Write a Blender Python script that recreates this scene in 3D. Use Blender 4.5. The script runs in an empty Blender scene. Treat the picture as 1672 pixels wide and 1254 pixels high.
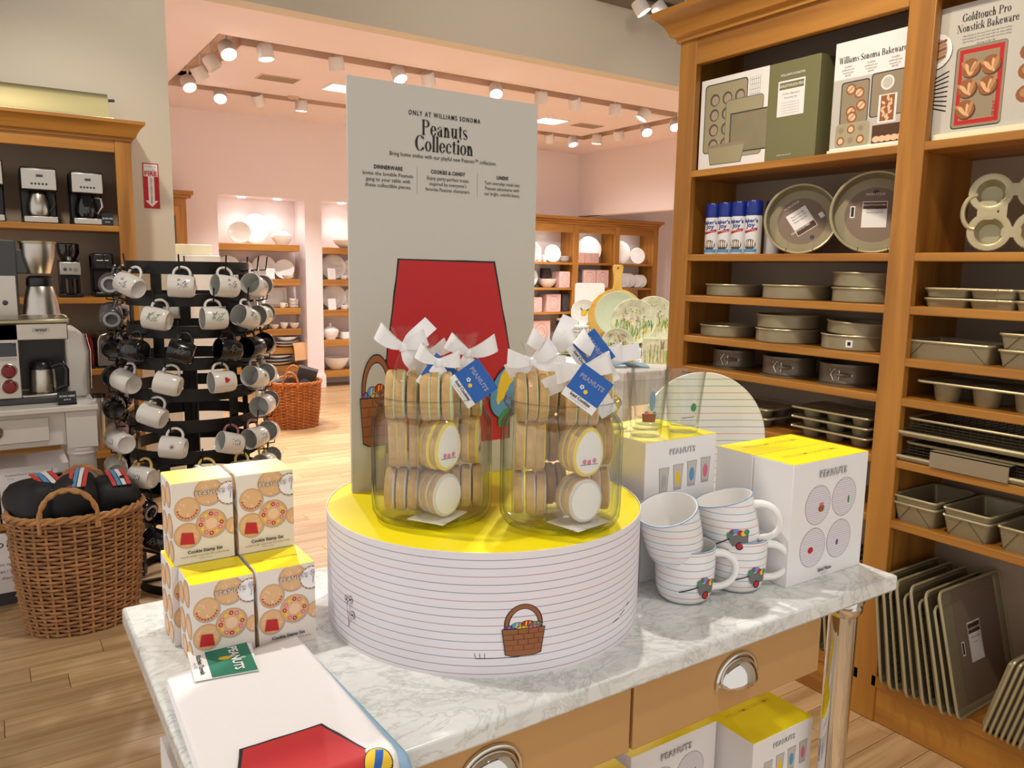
import bpy, bmesh, math, random
from mathutils import Matrix, Vector
random.seed(7)
PI = math.pi
SC = bpy.context.scene
COL = SC.collection

# ------------------------------------------------------------------ camera
cam_d = bpy.data.cameras.new('camera')
cam_d.sensor_width = 36.0
cam_d.lens = 1285.9 / 1672.0 * 36.0
cam_d.clip_start = 0.02
cam = bpy.data.objects.new('camera', cam_d)
COL.objects.link(cam)
cam.matrix_world = Matrix(((.83244377, .06673, -.55008, 0), (-.55386277, .12983, -.82242, 0),
                           (.01653504, .98929, .14504, 1.45), (0, 0, 0, 1)))
SC.camera = cam

# ------------------------------------------------------------------ world, exposure
w = bpy.data.worlds.new('world'); SC.world = w
w.use_nodes = True
w.node_tree.nodes['Background'].inputs[0].default_value = (1.0, .95, .90, 1)
w.node_tree.nodes['Background'].inputs[1].default_value = .55
SC.cycles.transparent_max_bounces = 48
SC.view_settings.view_transform = 'Standard'
SC.view_settings.look = 'None'
SC.view_settings.exposure = 0.7
SC.view_settings.gamma = 1.0
SC.view_settings.use_curve_mapping = False

# ------------------------------------------------------------------ lights
def spot(name, loc, target, energy, angle=60, blend=.6, size=.05, color=(1, .93, .84)):
    d = bpy.data.lights.new(name, 'SPOT'); d.energy = energy; d.spot_size = math.radians(angle)
    d.spot_blend = blend; d.shadow_soft_size = size; d.color = color
    o = bpy.data.objects.new(name, d); COL.objects.link(o); o.location = loc
    o.rotation_euler = (Vector(target) - Vector(loc)).to_track_quat('-Z', 'Y').to_euler()
    return o
def area(name, loc, target, energy, sx, sy, color=(1, .95, .9)):
    d = bpy.data.lights.new(name, 'AREA'); d.shape = 'RECTANGLE'; d.size = sx; d.size_y = sy
    d.energy = energy; d.color = color
    o = bpy.data.objects.new(name, d); COL.objects.link(o); o.location = loc
    o.rotation_euler = (Vector(target) - Vector(loc)).to_track_quat('-Z', 'Y').to_euler()
    return o
# ceiling spots of the front room, two added wall washers among them
spot('ceiling_or_fill_spot', (1.75, 2.1, 3.5), (.75, .95, .95), 120, 42, .7, .05)
spot('ceiling_or_fill_spot', (-.35, 2.0, 3.5), (.55, 1.0, .95), 105, 42, .7, .05)
spot('ceiling_or_fill_spot', (.9, -.5, 3.5), (.8, .95, .95), 40, 50, .8, .08)
spot('ceiling_or_fill_spot', (.9, .9, 3.5), (2.5, 1.25, 1.75), 85, 58, .9, .08, (1, .86, .66))
spot('ceiling_or_fill_spot', (.7, 2.2, 3.5), (2.5, 1.85, 1.1), 60, 60, .9, .08, (1, .86, .66))
spot('ceiling_or_fill_spot', (.1, 3.4, 3.5), (.35, 4.9, 1.7), 70, 60, .9, .08, (1, .9, .75))
spot('ceiling_or_fill_spot', (.9, 2.4, 3.5), (.6, 3.7, .9), 75, 55, .9, .08, (1, .93, .84))
spot('ceiling_or_fill_spot', (1.0, 3.7, 3.5), (.85, 5.2, 2.2), 22, 80, 1.0, .1, (1, .97, .86))  # added washer, no fixture seen; brightens the wall beside the opening
spot('ceiling_or_fill_spot', (3.3, 3.4, 3.45), (3.3, 5.2, 3.2), 16, 120, 1.0, .1, (1, .93, .84))  # added washer, no fixture seen; brightens the header over the opening
spot('ceiling_or_fill_spot', (2.4, 2.5, 3.5), (2.95, 3.4, 1.0), 130, 45, .8, .08, (1, .97, .88))

# ------------------------------------------------------------------ materials
def lin(c):
    c /= 255.0
    return c / 12.92 if c <= .04045 else ((c + .055) / 1.055) ** 2.4
def S(r, g, b): return (lin(r), lin(g), lin(b), 1)
def mat(name, col, rough=.5, metal=0., bump=0., bscale=60., var=0., vscale=8., trans=0., spec=.5, emit=None, estr=0., coat=0., stretch=None):
    m = bpy.data.materials.new(name); m.use_nodes = True
    nt = m.node_tree; b = nt.nodes['Principled BSDF']
    b.inputs['Base Color'].default_value = col
    b.inputs['Roughness'].default_value = rough
    b.inputs['Metallic'].default_value = metal
    b.inputs['Specular IOR Level'].default_value = spec
    if coat: b.inputs['Coat Weight'].default_value = coat
    if emit:
        b.inputs['Emission Color'].default_value = emit; b.inputs['Emission Strength'].default_value = estr
    if var or bump:
        tc = nt.nodes.new('ShaderNodeTexCoord'); mp = nt.nodes.new('ShaderNodeMapping')
        nt.links.new(tc.outputs['Object'], mp.inputs[0])
        if stretch: mp.inputs['Scale'].default_value = stretch
    if var:
        n = nt.nodes.new('ShaderNodeTexNoise'); n.inputs['Scale'].default_value = vscale; n.inputs['Detail'].default_value = 5
        nt.links.new(mp.outputs[0], n.inputs['Vector'])
        r = nt.nodes.new('ShaderNodeValToRGB')
        r.color_ramp.elements[0].position = .3; r.color_ramp.elements[1].position = .7
        r.color_ramp.elements[0].color = tuple(c * (1 - var) for c in col[:3]) + (1,)
        r.color_ramp.elements[1].color = tuple(min(1, c * (1 + var * .7)) for c in col[:3]) + (1,)
        nt.links.new(n.outputs['Fac'], r.inputs[0]); nt.links.new(r.outputs[0], b.inputs['Base Color'])
    if bump:
        n2 = nt.nodes.new('ShaderNodeTexNoise'); n2.inputs['Scale'].default_value = bscale
        nt.links.new(mp.outputs[0], n2.inputs['Vector'])
        bp = nt.nodes.new('ShaderNodeBump'); bp.inputs['Strength'].default_value = bump; bp.inputs['Distance'].default_value = .005
        nt.links.new(n2.outputs['Fac'], bp.inputs['Height']); nt.links.new(bp.outputs[0], b.inputs['Normal'])
    return m
def wood(name, c1, c2, stretch, rough=.42, objrand=0.):
    m = bpy.data.materials.new(name); m.use_nodes = True
    nt = m.node_tree; b = nt.nodes['Principled BSDF']; b.inputs['Roughness'].default_value = rough
    tc = nt.nodes.new('ShaderNodeTexCoord'); mp = nt.nodes.new('ShaderNodeMapping'); mp.inputs['Scale'].default_value = stretch
    nt.links.new(tc.outputs['Object'], mp.inputs[0])
    oi = nt.nodes.new('ShaderNodeObjectInfo')
    ml = nt.nodes.new('ShaderNodeMath'); ml.operation = 'MULTIPLY'; ml.inputs[1].default_value = 37.0
    nt.links.new(oi.outputs['Random'], ml.inputs[0])
    va = nt.nodes.new('ShaderNodeVectorMath'); va.operation = 'ADD'
    nt.links.new(mp.outputs[0], va.inputs[0]); nt.links.new(ml.outputs[0], va.inputs[1])
    n = nt.nodes.new('ShaderNodeTexNoise'); n.inputs['Scale'].default_value = 1.0; n.inputs['Detail'].default_value = 6; n.inputs['Distortion'].default_value = .55
    nt.links.new(va.outputs[0], n.inputs['Vector'])
    r = nt.nodes.new('ShaderNodeValToRGB'); r.color_ramp.elements[0].position = .3; r.color_ramp.elements[1].position = .72
    r.color_ramp.elements[0].color = c1; r.color_ramp.elements[1].color = c2
    nt.links.new(n.outputs['Fac'], r.inputs[0])
    if objrand:
        hs = nt.nodes.new('ShaderNodeHueSaturation')
        mr = nt.nodes.new('ShaderNodeMapRange'); mr.inputs['To Min'].default_value = 1 - objrand; mr.inputs['To Max'].default_value = 1 + objrand * .7
        nt.links.new(oi.outputs['Random'], mr.inputs['Value']); nt.links.new(mr.outputs[0], hs.inputs['Value'])
        nt.links.new(r.outputs[0], hs.inputs['Color']); nt.links.new(hs.outputs[0], b.inputs['Base Color'])
    else:
        nt.links.new(r.outputs[0], b.inputs['Base Color'])
    bp = nt.nodes.new('ShaderNodeBump'); bp.inputs['Strength'].default_value = .08; bp.inputs['Distance'].default_value = .003
    nt.links.new(n.outputs['Fac'], bp.inputs['Height']); nt.links.new(bp.outputs[0], b.inputs['Normal'])
    return m
def glass(name, tint=(.96, .985, .97), ior=1.45, rough=.0, edge=(.42, .5, .43), bump=0.):
    m = bpy.data.materials.new(name); m.use_nodes = True
    nt = m.node_tree; nt.nodes.remove(nt.nodes['Principled BSDF'])
    out = nt.nodes['Material Output']
    t = nt.nodes.new('ShaderNodeBsdfTransparent')
    g = nt.nodes.new('ShaderNodeBsdfGlossy'); g.inputs['Roughness'].default_value = rough
    lw = nt.nodes.new('ShaderNodeLayerWeight'); lw.inputs['Blend'].default_value = .5      # Schlick approximation of Fresnel, same on both sides of a wall
    pw = nt.nodes.new('ShaderNodeMath'); pw.operation = 'POWER'; pw.inputs[1].default_value = 5.0
    f0 = ((ior - 1) / (ior + 1)) ** 2
    fr = nt.nodes.new('ShaderNodeMapRange'); fr.inputs['To Min'].default_value = f0; fr.inputs['To Max'].default_value = .55
    nt.links.new(lw.outputs['Facing'], pw.inputs[0]); nt.links.new(pw.outputs[0], fr.inputs['Value'])
    p2 = nt.nodes.new('ShaderNodeMath'); p2.operation = 'POWER'; p2.inputs[1].default_value = 5.0; nt.links.new(lw.outputs['Facing'], p2.inputs[0])
    cm = nt.nodes.new('ShaderNodeMixRGB'); cm.inputs[1].default_value = tint + (1,); cm.inputs[2].default_value = edge + (1,)       # longer path through the wall at its edges
    nt.links.new(p2.outputs[0], cm.inputs[0]); nt.links.new(cm.outputs[0], t.inputs[0])
    if bump:
        n2 = nt.nodes.new('ShaderNodeTexNoise'); n2.inputs['Scale'].default_value = 95; bp = nt.nodes.new('ShaderNodeBump'); bp.inputs['Strength'].default_value = bump; bp.inputs['Distance'].default_value = .006
        tc = nt.nodes.new('ShaderNodeTexCoord'); nt.links.new(tc.outputs['Object'], n2.inputs['Vector'])
        nt.links.new(n2.outputs['Fac'], bp.inputs['Height']); nt.links.new(bp.outputs[0], g.inputs['Normal'])
    mx = nt.nodes.new('ShaderNodeMixShader')
    nt.links.new(fr.outputs[0], mx.inputs[0]); nt.links.new(t.outputs[0], mx.inputs[1]); nt.links.new(g.outputs[0], mx.inputs[2])
    nt.links.new(mx.outputs[0], out.inputs['Surface'])
    return m
def ruled(name, base, line1, line2, period, width, axis=2, rough=.45, offs=0.):
    """paper or glaze printed with thin ruled lines across one local axis"""
    m = bpy.data.materials.new(name); m.use_nodes = True
    nt = m.node_tree; b = nt.nodes['Principled BSDF']; b.inputs['Roughness'].default_value = rough
    tc = nt.nodes.new('ShaderNodeTexCoord'); sx = nt.nodes.new('ShaderNodeSeparateXYZ')
    nt.links.new(tc.outputs['Object'], sx.inputs[0])
    def mth(op, a, v):
        n = nt.nodes.new('ShaderNodeMath'); n.operation = op
        nt.links.new(a, n.inputs[0])
        n.inputs[1].default_value = v
        return n.outputs[0]
    z = mth('ADD', sx.outputs[axis], 10.0 + offs)
    a = mth('LESS_THAN', mth('MODULO', z, period), width)
    p3 = mth('LESS_THAN', mth('MODULO', z, period * 3), period)
    mx0 = nt.nodes.new('ShaderNodeMixRGB'); mx0.inputs[1].default_value = line1; mx0.inputs[2].default_value = line2
    nt.links.new(p3, mx0.inputs[0])
    mx = nt.nodes.new('ShaderNodeMixRGB'); mx.inputs[1].default_value = base
    nt.links.new(mx0.outputs[0], mx.inputs[2]); nt.links.new(a, mx.inputs[0])
    nt.links.new(mx.outputs[0], b.inputs['Base Color'])
    return m
def marble():
    m = bpy.data.materials.new('marble'); m.use_nodes = True
    nt = m.node_tree; b = nt.nodes['Principled BSDF']; b.inputs['Roughness'].default_value = .2
    tc = nt.nodes.new('ShaderNodeTexCoord')
    mp = nt.nodes.new('ShaderNodeMapping'); mp.inputs['Rotation'].default_value = (0, 0, .6); mp.inputs['Scale'].default_value = (1, 1.7, 1)
    nt.links.new(tc.outputs['Object'], mp.inputs[0])
    def vein(scale, dist, width, dark):
        n = nt.nodes.new('ShaderNodeTexNoise'); n.inputs['Scale'].default_value = scale; n.inputs['Detail'].default_value = 9; n.inputs['Distortion'].default_value = dist; n.inputs['Roughness'].default_value = .62
        nt.links.new(mp.outputs[0], n.inputs['Vector'])
        su = nt.nodes.new('ShaderNodeMath'); su.operation = 'SUBTRACT'; su.inputs[1].default_value = .5; nt.links.new(n.outputs['Fac'], su.inputs[0])
        ab = nt.nodes.new('ShaderNodeMath'); ab.operation = 'ABSOLUTE'; nt.links.new(su.outputs[0], ab.inputs[0])
        r = nt.nodes.new('ShaderNodeValToRGB'); r.color_ramp.elements[0].position = 0; r.color_ramp.elements[1].position = width
        r.color_ramp.elements[0].color = (dark, dark, dark * .99, 1); r.color_ramp.elements[1].color = (1, 1, 1, 1)
        nt.links.new(ab.outputs[0], r.inputs[0]); return r.outputs[0]
    def mul(x, y, f=1.):
        q = nt.nodes.new('ShaderNodeMixRGB'); q.blend_type = 'MULTIPLY'; q.inputs[0].default_value = f
        nt.links.new(x, q.inputs[1]); nt.links.new(y, q.inputs[2]); return q.outputs[0]
    n1 = nt.nodes.new('ShaderNodeTexNoise'); n1.inputs['Scale'].default_value = 6; n1.inputs['Detail'].default_value = 6
    nt.links.new(mp.outputs[0], n1.inputs['Vector'])
    r1 = nt.nodes.new('ShaderNodeValToRGB'); r1.color_ramp.elements[0].position = .3; r1.color_ramp.elements[1].position = .68
    r1.color_ramp.elements[0].color = S(216, 218, 216); r1.color_ramp.elements[1].color = S(236, 238, 235)
    nt.links.new(n1.outputs['Fac'], r1.inputs[0])
    c = mul(r1.outputs[0], vein(8, 1.5, .04, .84)); c = mul(c, vein(16, .6, .05, .95)); c = mul(c, vein(4.0, 2.2, .02, .76))
    nt.links.new(c, b.inputs['Base Color'])
    return m

M = {}
HC1, HC2 = S(146, 94, 32), S(192, 134, 54)
M['woodY'] = wood('honey wood along y', HC1, HC2, (14, 1.2, 14))
M['woodX'] = wood('honey wood along x', HC1, HC2, (1.2, 14, 14))
M['woodZ'] = wood('honey wood along z', HC1, HC2, (14, 14, 1.2))
M['plank'] = wood('oak plank', S(178, 140, 96), S(220, 187, 140), (1.6, 26, 20), .38, .13)
M['subfloor'] = mat('floor seam', S(120, 80, 46), .6)
M['beige'] = mat('beige wall paint', S(214, 205, 188), .85, bump=.04, bscale=300)
M['pink'] = mat('pale blush wall paint', S(240, 228, 228), .85, bump=.03, bscale=300)
M['pinkceil'] = mat('blush ceiling paint', S(240, 226, 228), .9)
M['slot'] = mat('shaded ceiling blush', S(214, 186, 168), .9)  # ceiling blush made darker: the recess's shade is put into the colour
M['ceilfront'] = mat('front ceiling shade tone', S(120, 112, 100), .9)  # dark tone holds the ceiling's lack of light
M['white'] = mat('white paint', S(238, 234, 230), .5)
M['gloss'] = mat('white glazed china', S(245, 243, 240), .12, coat=.4)
M['paper'] = mat('white card', S(238, 236, 236), .55)
M['paperoff'] = mat('cream card', S(244, 238, 205), .6)
M['signgrey'] = mat('shaded foam board', S(196, 192, 184), .65)  # even grey carries the shade on the sign's front, lit from behind
M['black'] = mat('black ink', S(20, 19, 20), .6)
M['grey'] = mat('grey ink', S(110, 108, 108), .6)
M['lgrey'] = mat('pale grey ink', S(178, 176, 176), .6)
M['red'] = mat('red ink', S(186, 28, 34), .6)
M['yellow'] = mat('bright yellow card', S(255, 236, 10), .4)
M['yel2'] = mat('yellow ink', S(236, 196, 40), .6)
M['blue'] = mat('blue ink', S(24, 92, 176), .5)
M['sky'] = mat('light blue ink', S(90, 150, 196), .6)
M['pinkink'] = mat('pink ink', S(214, 110, 142), .6)
M['purple'] = mat('purple ink', S(120, 70, 120), .6)
M['greenink'] = mat('green ink', S(60, 140, 84), .6)
M['green'] = mat('teal green card', S(32, 122, 98), .55)
M['brown'] = mat('brown ink', S(150, 92, 52), .6)
M['dbrown'] = mat('dark brown ink', S(84, 50, 30), .6)
M['tan'] = mat('biscuit ink', S(222, 178, 128), .6)
M['tan2'] = mat('dark biscuit ink', S(186, 134, 88), .6)
M['skin'] = mat('peach ink', S(238, 196, 160), .6)
M['chrome'] = mat('polished chrome', S(225, 222, 218), .06, 1)
M['steel'] = mat('brushed steel', S(196, 190, 180), .28, 1, bump=.05, bscale=90, stretch=(1, 1, 30))
M['nickel'] = mat('satin nickel', S(168, 160, 132), .3, 1)
M['brass'] = mat('aged brass sheet', S(128, 120, 88), .45, .9)
M['blackplastic'] = mat('black plastic', S(22, 22, 24), .3)
M['dgrey'] = mat('dark grey plastic', S(62, 62, 64), .4)
M['iron'] = mat('black iron', S(34, 32, 30), .38, .6)
M['smoke'] = mat('dark glass', S(18, 18, 20), .05, coat=.5)
M['gold'] = mat('champagne nonstick', S(152, 142, 114), .4, .3, var=.06, vscale=20)
M['gold2'] = mat('champagne nonstick rim', S(186, 176, 142), .34, .4)
M['spring'] = mat('brown grey nonstick', S(112, 102, 88), .36, .45)
M['cardbrown'] = mat('brown label card', S(132, 112, 98), .6)
M['wrap'] = mat('taupe wrap paper', S(150, 136, 112), .55)
M['olive'] = mat('olive carton', S(118, 116, 78), .5)
M['cabback'] = mat('taupe cabinet back', S(172, 154, 134), .8)
M['cabback2'] = mat('pale cabinet back', S(224, 216, 214), .7)
M['cream'] = mat('cream counter top', S(212, 208, 198), .35, var=.04)
M['whitewood'] = mat('white painted wood', S(214, 208, 200), .45)
M['drawer'] = mat('tan painted steel', S(202, 160, 106), .38, .25, var=.04, vscale=3)
M['marble'] = marble()
M['glass'] = glass('jar glass', (.985, .993, .987), 1.55, 0., (.22, .3, .24))
M['cello'] = glass('cellophane', (.994, .996, .994), 1.42, .07, (.9, .93, .9), 1.0)
M['tumbler'] = glass('tumbler glass', (.975, .985, .985), 1.75, 0., (.5, .58, .58))
M['cookie'] = mat('baked cookie', S(206, 168, 112), .75, bump=.25, bscale=500, var=.12, vscale=60)
M['icing'] = mat('white icing', S(240, 236, 232), .5)
M['icingy'] = mat('yellow icing', S(240, 214, 60), .5)
M['icingp'] = mat('pale icing', S(214, 206, 200), .5)
M['icingg'] = mat('pale green icing', S(206, 222, 176), .5)
M['cartonprint'] = mat('warm carton print', S(230, 220, 210), .5)
M['ribbon'] = mat('white satin ribbon', S(238, 236, 236), .35, var=.02)
M['cloth'] = mat('white cotton', S(240, 236, 236), .85, bump=.15, bscale=700)
M['clothblue'] = mat('blue cotton', S(150, 186, 214), .85, bump=.15, bscale=500)
M['wicker1'] = mat('brown wicker', S(170, 122, 80), .55, var=.35, vscale=14)
M['wicker2'] = mat('honey wicker', S(186, 106, 40), .5, var=.3, vscale=14)
M['wickrim'] = mat('pale wicker rim', S(188, 138, 86), .55, var=.3, vscale=20)
M['mugwhite'] = mat('white stoneware', S(226, 222, 214), .18, coat=.3)
M['muggrey'] = mat('grey stoneware', S(78, 80, 80), .25, coat=.3)
M['mugblack'] = mat('black stoneware', S(20, 20, 22), .2, coat=.3)
M['mugrose'] = mat('rose glaze', S(150, 98, 104), .25)
M['mugyel'] = mat('straw yellow glaze', S(226, 200, 110), .25)
M['muginside'] = mat('pale glazed inside', S(198, 200, 194), .2)
M['lens'] = mat('lit lamp lens', (1, 1, 1, 1), .4, emit=(1, .95, .9, 1), estr=14)
M['troffer'] = mat('lit ceiling panel', (1, 1, 1, 1), .4, emit=(.85, .95, 1, 1), estr=2.2)
M['bamboo'] = wood('pale acacia board', S(214, 158, 66), S(238, 192, 100), (16, 16, 2))
M['sage'] = mat('pale sage glaze', S(206, 214, 184), .2, coat=.3)
M['bunny'] = mat('plate print ground', S(222, 222, 190), .2, coat=.3, var=.22, vscale=26)
M['grass'] = mat('grass green ink', S(120, 170, 60), .5)
M['can'] = mat('white spray can', S(224, 226, 230), .25)
M['capblue'] = mat('royal blue plastic', S(24, 46, 140), .3)
M['fabricblack'] = mat('black woven nylon', S(20, 20, 23), .6, bump=.2, bscale=200)
M['fabricred'] = mat('coral stripe print', S(214, 70, 64), .6)
M['wrapmesh'] = mat('rack wire', S(70, 66, 58), .4, .7)
M['pinkbox'] = mat('blush carton', S(232, 192, 184), .6)
M['darkbox'] = mat('charcoal carton', S(58, 52, 52), .5)
M['redknob'] = mat('deep red knob', S(120, 20, 24), .25)
M['ruledw'] = ruled('ruled paper white', S(236, 232, 238), S(146, 144, 166), S(186, 146, 158), .0115, .0011)
M['ruledm'] = ruled('ruled glaze white', S(238, 236, 236), S(120, 160, 180), S(214, 140, 140), .0125, .0011, rough=.15)
M['ruledp'] = ruled('ruled plate glaze', S(232, 228, 216), S(96, 150, 156), S(206, 126, 120), .0145, .0012, axis=1, rough=.15)
M['ruleds'] = ruled('ruled plate print', S(238, 236, 240), S(170, 168, 186), S(206, 170, 180), .0048, .0007)
M['ruledt'] = ruled('ruled plate print standing', S(226, 222, 228), S(160, 158, 176), S(196, 160, 170), .0042, .0008, axis=2)

# ------------------------------------------------------------------ mesh helpers
class MB:
    def __init__(s): s.v = []; s.f = []; s.m = []
    def add(s, vs, fs, m=0, X=None):
        o = len(s.v)
        for p in vs:
            p = Vector(p)
            s.v.append(X @ p if X is not None else p)
        for f in fs: s.f.append([i + o for i in f]); s.m.append(m)
        return s
    def box(s, a, b, m=0, X=None):
        x0, y0, z0 = a; x1, y1, z1 = b
        return s.add([(x0, y0, z0), (x1, y0, z0), (x1, y1, z0), (x0, y1, z0), (x0, y0, z1), (x1, y0, z1), (x1, y1, z1), (x0, y1, z1)],
                     [(3, 2, 1, 0), (4, 5, 6, 7), (0, 1, 5, 4), (1, 2, 6, 5), (2, 3, 7, 6), (3, 0, 4, 7)], m, X)
    def cbox(s, c, d, m=0, X=None):
        return s.box([c[i] - d[i] / 2 for i in range(3)], [c[i] + d[i] / 2 for i in range(3)], m, X)
    def lathe(s, prof, seg=24, m=0, X=None, sx=1., sy=1.):
        """prof: list of (r, z) or (r, z, matindex of the band above)"""
        vs = []; fs = []; ms = []
        rings = []
        for p in prof:
            r, z = p[0], p[1]
            if r < 1e-6: rings.append([len(vs)]); vs.append((0, 0, z))
            else:
                rings.append(list(range(len(vs), len(vs) + seg)))
                for k in range(seg):
                    a = 2 * PI * k / seg; vs.append((r * sx * math.cos(a), r * sy * math.sin(a), z))
        for i in range(len(prof) - 1):
            a, b = rings[i], rings[i + 1]; mm = prof[i][2] if len(prof[i]) > 2 else m
            for k in range(seg):
                k2 = (k + 1) % seg
                if len(a) == 1 and len(b) == 1: continue
                if len(a) == 1: f = (a[0], b[k2], b[k])
                elif len(b) == 1: f = (a[k], a[k2], b[0])
                else: f = (a[k], a[k2], b[k2], b[k])
                fs.append(f); ms.append(mm)
        o = len(s.v)
        for p in vs:
            p = Vector(p); s.v.append(X @ p if X is not None else p)
        for f, mm in zip(fs, ms): s.f.append([i + o for i in f]); s.m.append(mm)
        return s
    def tube(s, pts, r, seg=8, m=0, closed=False, X=None, cap=True):
        pts = [Vector(p) for p in pts]; n = len(pts)
        rs = r if isinstance(r, (list, tuple)) else [r] * n
        vs = []; fs = []
        up = None
        for i in range(n):
            if closed: t = pts[(i + 1) % n] - pts[i - 1]
            else: t = pts[min(i + 1, n - 1)] - pts[max(i - 1, 0)]
            t.normalize()
            if up is None:
                up = Vector((0, 0, 1)) if abs(t.z) < .9 else Vector((1, 0, 0))
            a = t.cross(up)
            if a.length < 1e-5: a = t.cross(Vector((0, 1, .1)))
            a.normalize(); b = a.cross(t); b.normalize(); up = b
            for k in range(seg):
                q = 2 * PI * k / seg
                vs.append(pts[i] + rs[i] * (math.cos(q) * a + math.sin(q) * b))
        for i in range(n if closed else n - 1):
            j = (i + 1) % n
            for k in range(seg):
                k2 = (k + 1) % seg
                fs.append((i * seg + k2, i * seg + k, j * seg + k, j * seg + k2))
        if cap and not closed:
            fs.append(tuple(range(seg))); fs.append(tuple((n - 1) * seg + k for k in reversed(range(seg))))
        return s.add(vs, fs, m, X)
    def cyl(s, p0, p1, r, seg=16, m=0, X=None): return s.tube([p0, p1], r, seg, m, X=X)
    def prism(s, poly, z0, z1, m=0, X=None):
        n = len(poly)
        vs = [(x, y, z0) for x, y in poly] + [(x, y, z1) for x, y in poly]
        fs = [tuple(reversed(range(n))), tuple(range(n, 2 * n))] + [(i, (i + 1) % n, n + (i + 1) % n, n + i) for i in range(n)]
        return s.add(vs, fs, m, X)
    def strip(s, pts, wid, th, m=0, X=None):
        """flat band: pts centre line, wid direction vector(s), th thickness along local normal"""
        pts = [Vector(p) for p in pts]; n = len(pts); vs = []; fs = []
        for i in range(n):
            wv = Vector(wid[i]) if isinstance(wid[0], (tuple, list, Vector)) else Vector(wid)
            t = pts[min(i + 1, n - 1)] - pts[max(i - 1, 0)]
            nn = t.cross(wv)
            nn = nn.normalized() * th / 2 if nn.length > 1e-9 else Vector((0, 0, th / 2))
            vs += [pts[i] - wv / 2 - nn, pts[i] + wv / 2 - nn, pts[i] + wv / 2 + nn, pts[i] - wv / 2 + nn]
        for i in range(n - 1):
            for k in range(4):
                k2 = (k + 1) % 4
                fs.append((i * 4 + k, i * 4 + k2, i * 4 + 4 + k2, i * 4 + 4 + k))
        fs.append((3, 2, 1, 0)); e = (n - 1) * 4; fs.append((e, e + 1, e + 2, e + 3))
        return s.add(vs, fs, m, X)
    def mesh(s, name, mats):
        me = bpy.data.meshes.new(name)
        me.from_pydata([tuple(p) for p in s.v], [], s.f)
        for x in mats: me.materials.append(M[x] if isinstance(x, str) else x)
        me.polygons.foreach_set('material_index', s.m)
        return me
    def build(s, name, mats, parent=None, loc=None, rot=None, bev=0., seg=2, smooth=True, angle=35):
        if isinstance(mats, str): mats = [mats]
        me = s.mesh(name, mats)
        bm = bmesh.new(); bm.from_mesh(me); bmesh.ops.recalc_face_normals(bm, faces=bm.faces); bm.to_mesh(me); bm.free()
        if smooth:
            me.polygons.foreach_set('use_smooth', [True] * len(me.polygons))
            me.set_sharp_from_angle(angle=math.radians(angle))
        return obj(name, me, parent, loc, rot, bev, seg)
def obj(name, me, parent=None, loc=None, rot=None, bev=0., seg=2):
    o = bpy.data.objects.new(name, me); COL.objects.link(o)
    if parent is not None: o.parent = parent
    if loc is not None: o.location = loc
    if rot is not None: o.rotation_euler = rot
    if bev:
        b = o.modifiers.new('bevel', 'BEVEL'); b.width = bev; b.segments = seg; b.limit_method = 'ANGLE'; b.angle_limit = math.radians(40)
    return o
def tag(o, label, cat, group=None, kind=None):
    o['label'] = label; o['category'] = cat
    if group: o['group'] = group
    if kind: o['kind'] = kind
    return o
def thing(name, label, cat, loc=(0, 0, 0), rot=(0, 0, 0), group=None):
    o = bpy.data.objects.new(name, None); COL.objects.link(o); o.empty_display_size = .05
    o.location = loc; o.rotation_euler = rot if not isinstance(rot, (int, float)) else (0, 0, rot)
    return tag(o, label, cat, group)
def struct(name, mb, mats, label=None, **k):
    o = mb.build(name, mats, **k); o['kind'] = 'structure'
    if label: o['label'] = label
    return o
def dup(root, loc, rot=None, label=None, group=None, scale=None):
    def cp(o, par):
        c = o.copy(); COL.objects.link(c); c.parent = par
        for ch in o.children: cp(ch, c)
        return c
    r = cp(root, None); r.location = loc
    if rot is not None: r.rotation_euler = rot if not isinstance(rot, (int, float)) else (0, 0, rot)
    if scale is not None: r.scale = (scale,) * 3 if isinstance(scale, (int, float)) else scale
    if label: r['label'] = label
    if group: r['group'] = group
    return r
def T(x=0, y=0, z=0): return Matrix.Translation((x, y, z))
def R(a, ax): return Matrix.Rotation(a, 4, ax)

# frames for flat print: origin, right, up -> a local plane; normal faces the reader
def frame(o, ex, ey):
    ex = Vector(ex).normalized(); ey = Vector(ey).normalized(); n = ex.cross(ey); o = Vector(o)
    return lambda s, t, h=0.: o + ex * s + ey * t + n * h
def cylframe(r, a0, z0, cx=0., cy=0., rtop=None, h=1.):
    """print wrapped round an upright cylinder seen from outside: s runs to the reader's right"""
    def fn(s, t, hh=0.):
        rr = r if rtop is None else r + (rtop - r) * (z0 + t) / h
        a = a0 + s / rr
        return Vector((cx + (rr + hh) * math.cos(a), cy + (rr + hh) * math.sin(a), z0 + t))
    return fn
def clip(poly, x0, y0, x1, y1):
    def cut(P, ins, inter):
        out = []
        for i in range(len(P)):
            a, b = P[i - 1], P[i]
            if ins(b):
                if not ins(a): out.append(inter(a, b))
                out.append(b)
            elif ins(a): out.append(inter(a, b))
        return out
    def ix(c): return lambda a, b: (c, a[1] + (b[1] - a[1]) * (c - a[0]) / (b[0] - a[0]))
    def iy(c): return lambda a, b: (a[0] + (b[0] - a[0]) * (c - a[1]) / (b[1] - a[1]), c)
    for ins, it in ((lambda p: p[0] >= x0, ix(x0)), (lambda p: p[0] <= x1, ix(x1)), (lambda p: p[1] >= y0, iy(y0)), (lambda p: p[1] <= y1, iy(y1))):
        if poly: poly = cut(poly, ins, it)
    return poly
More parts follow.
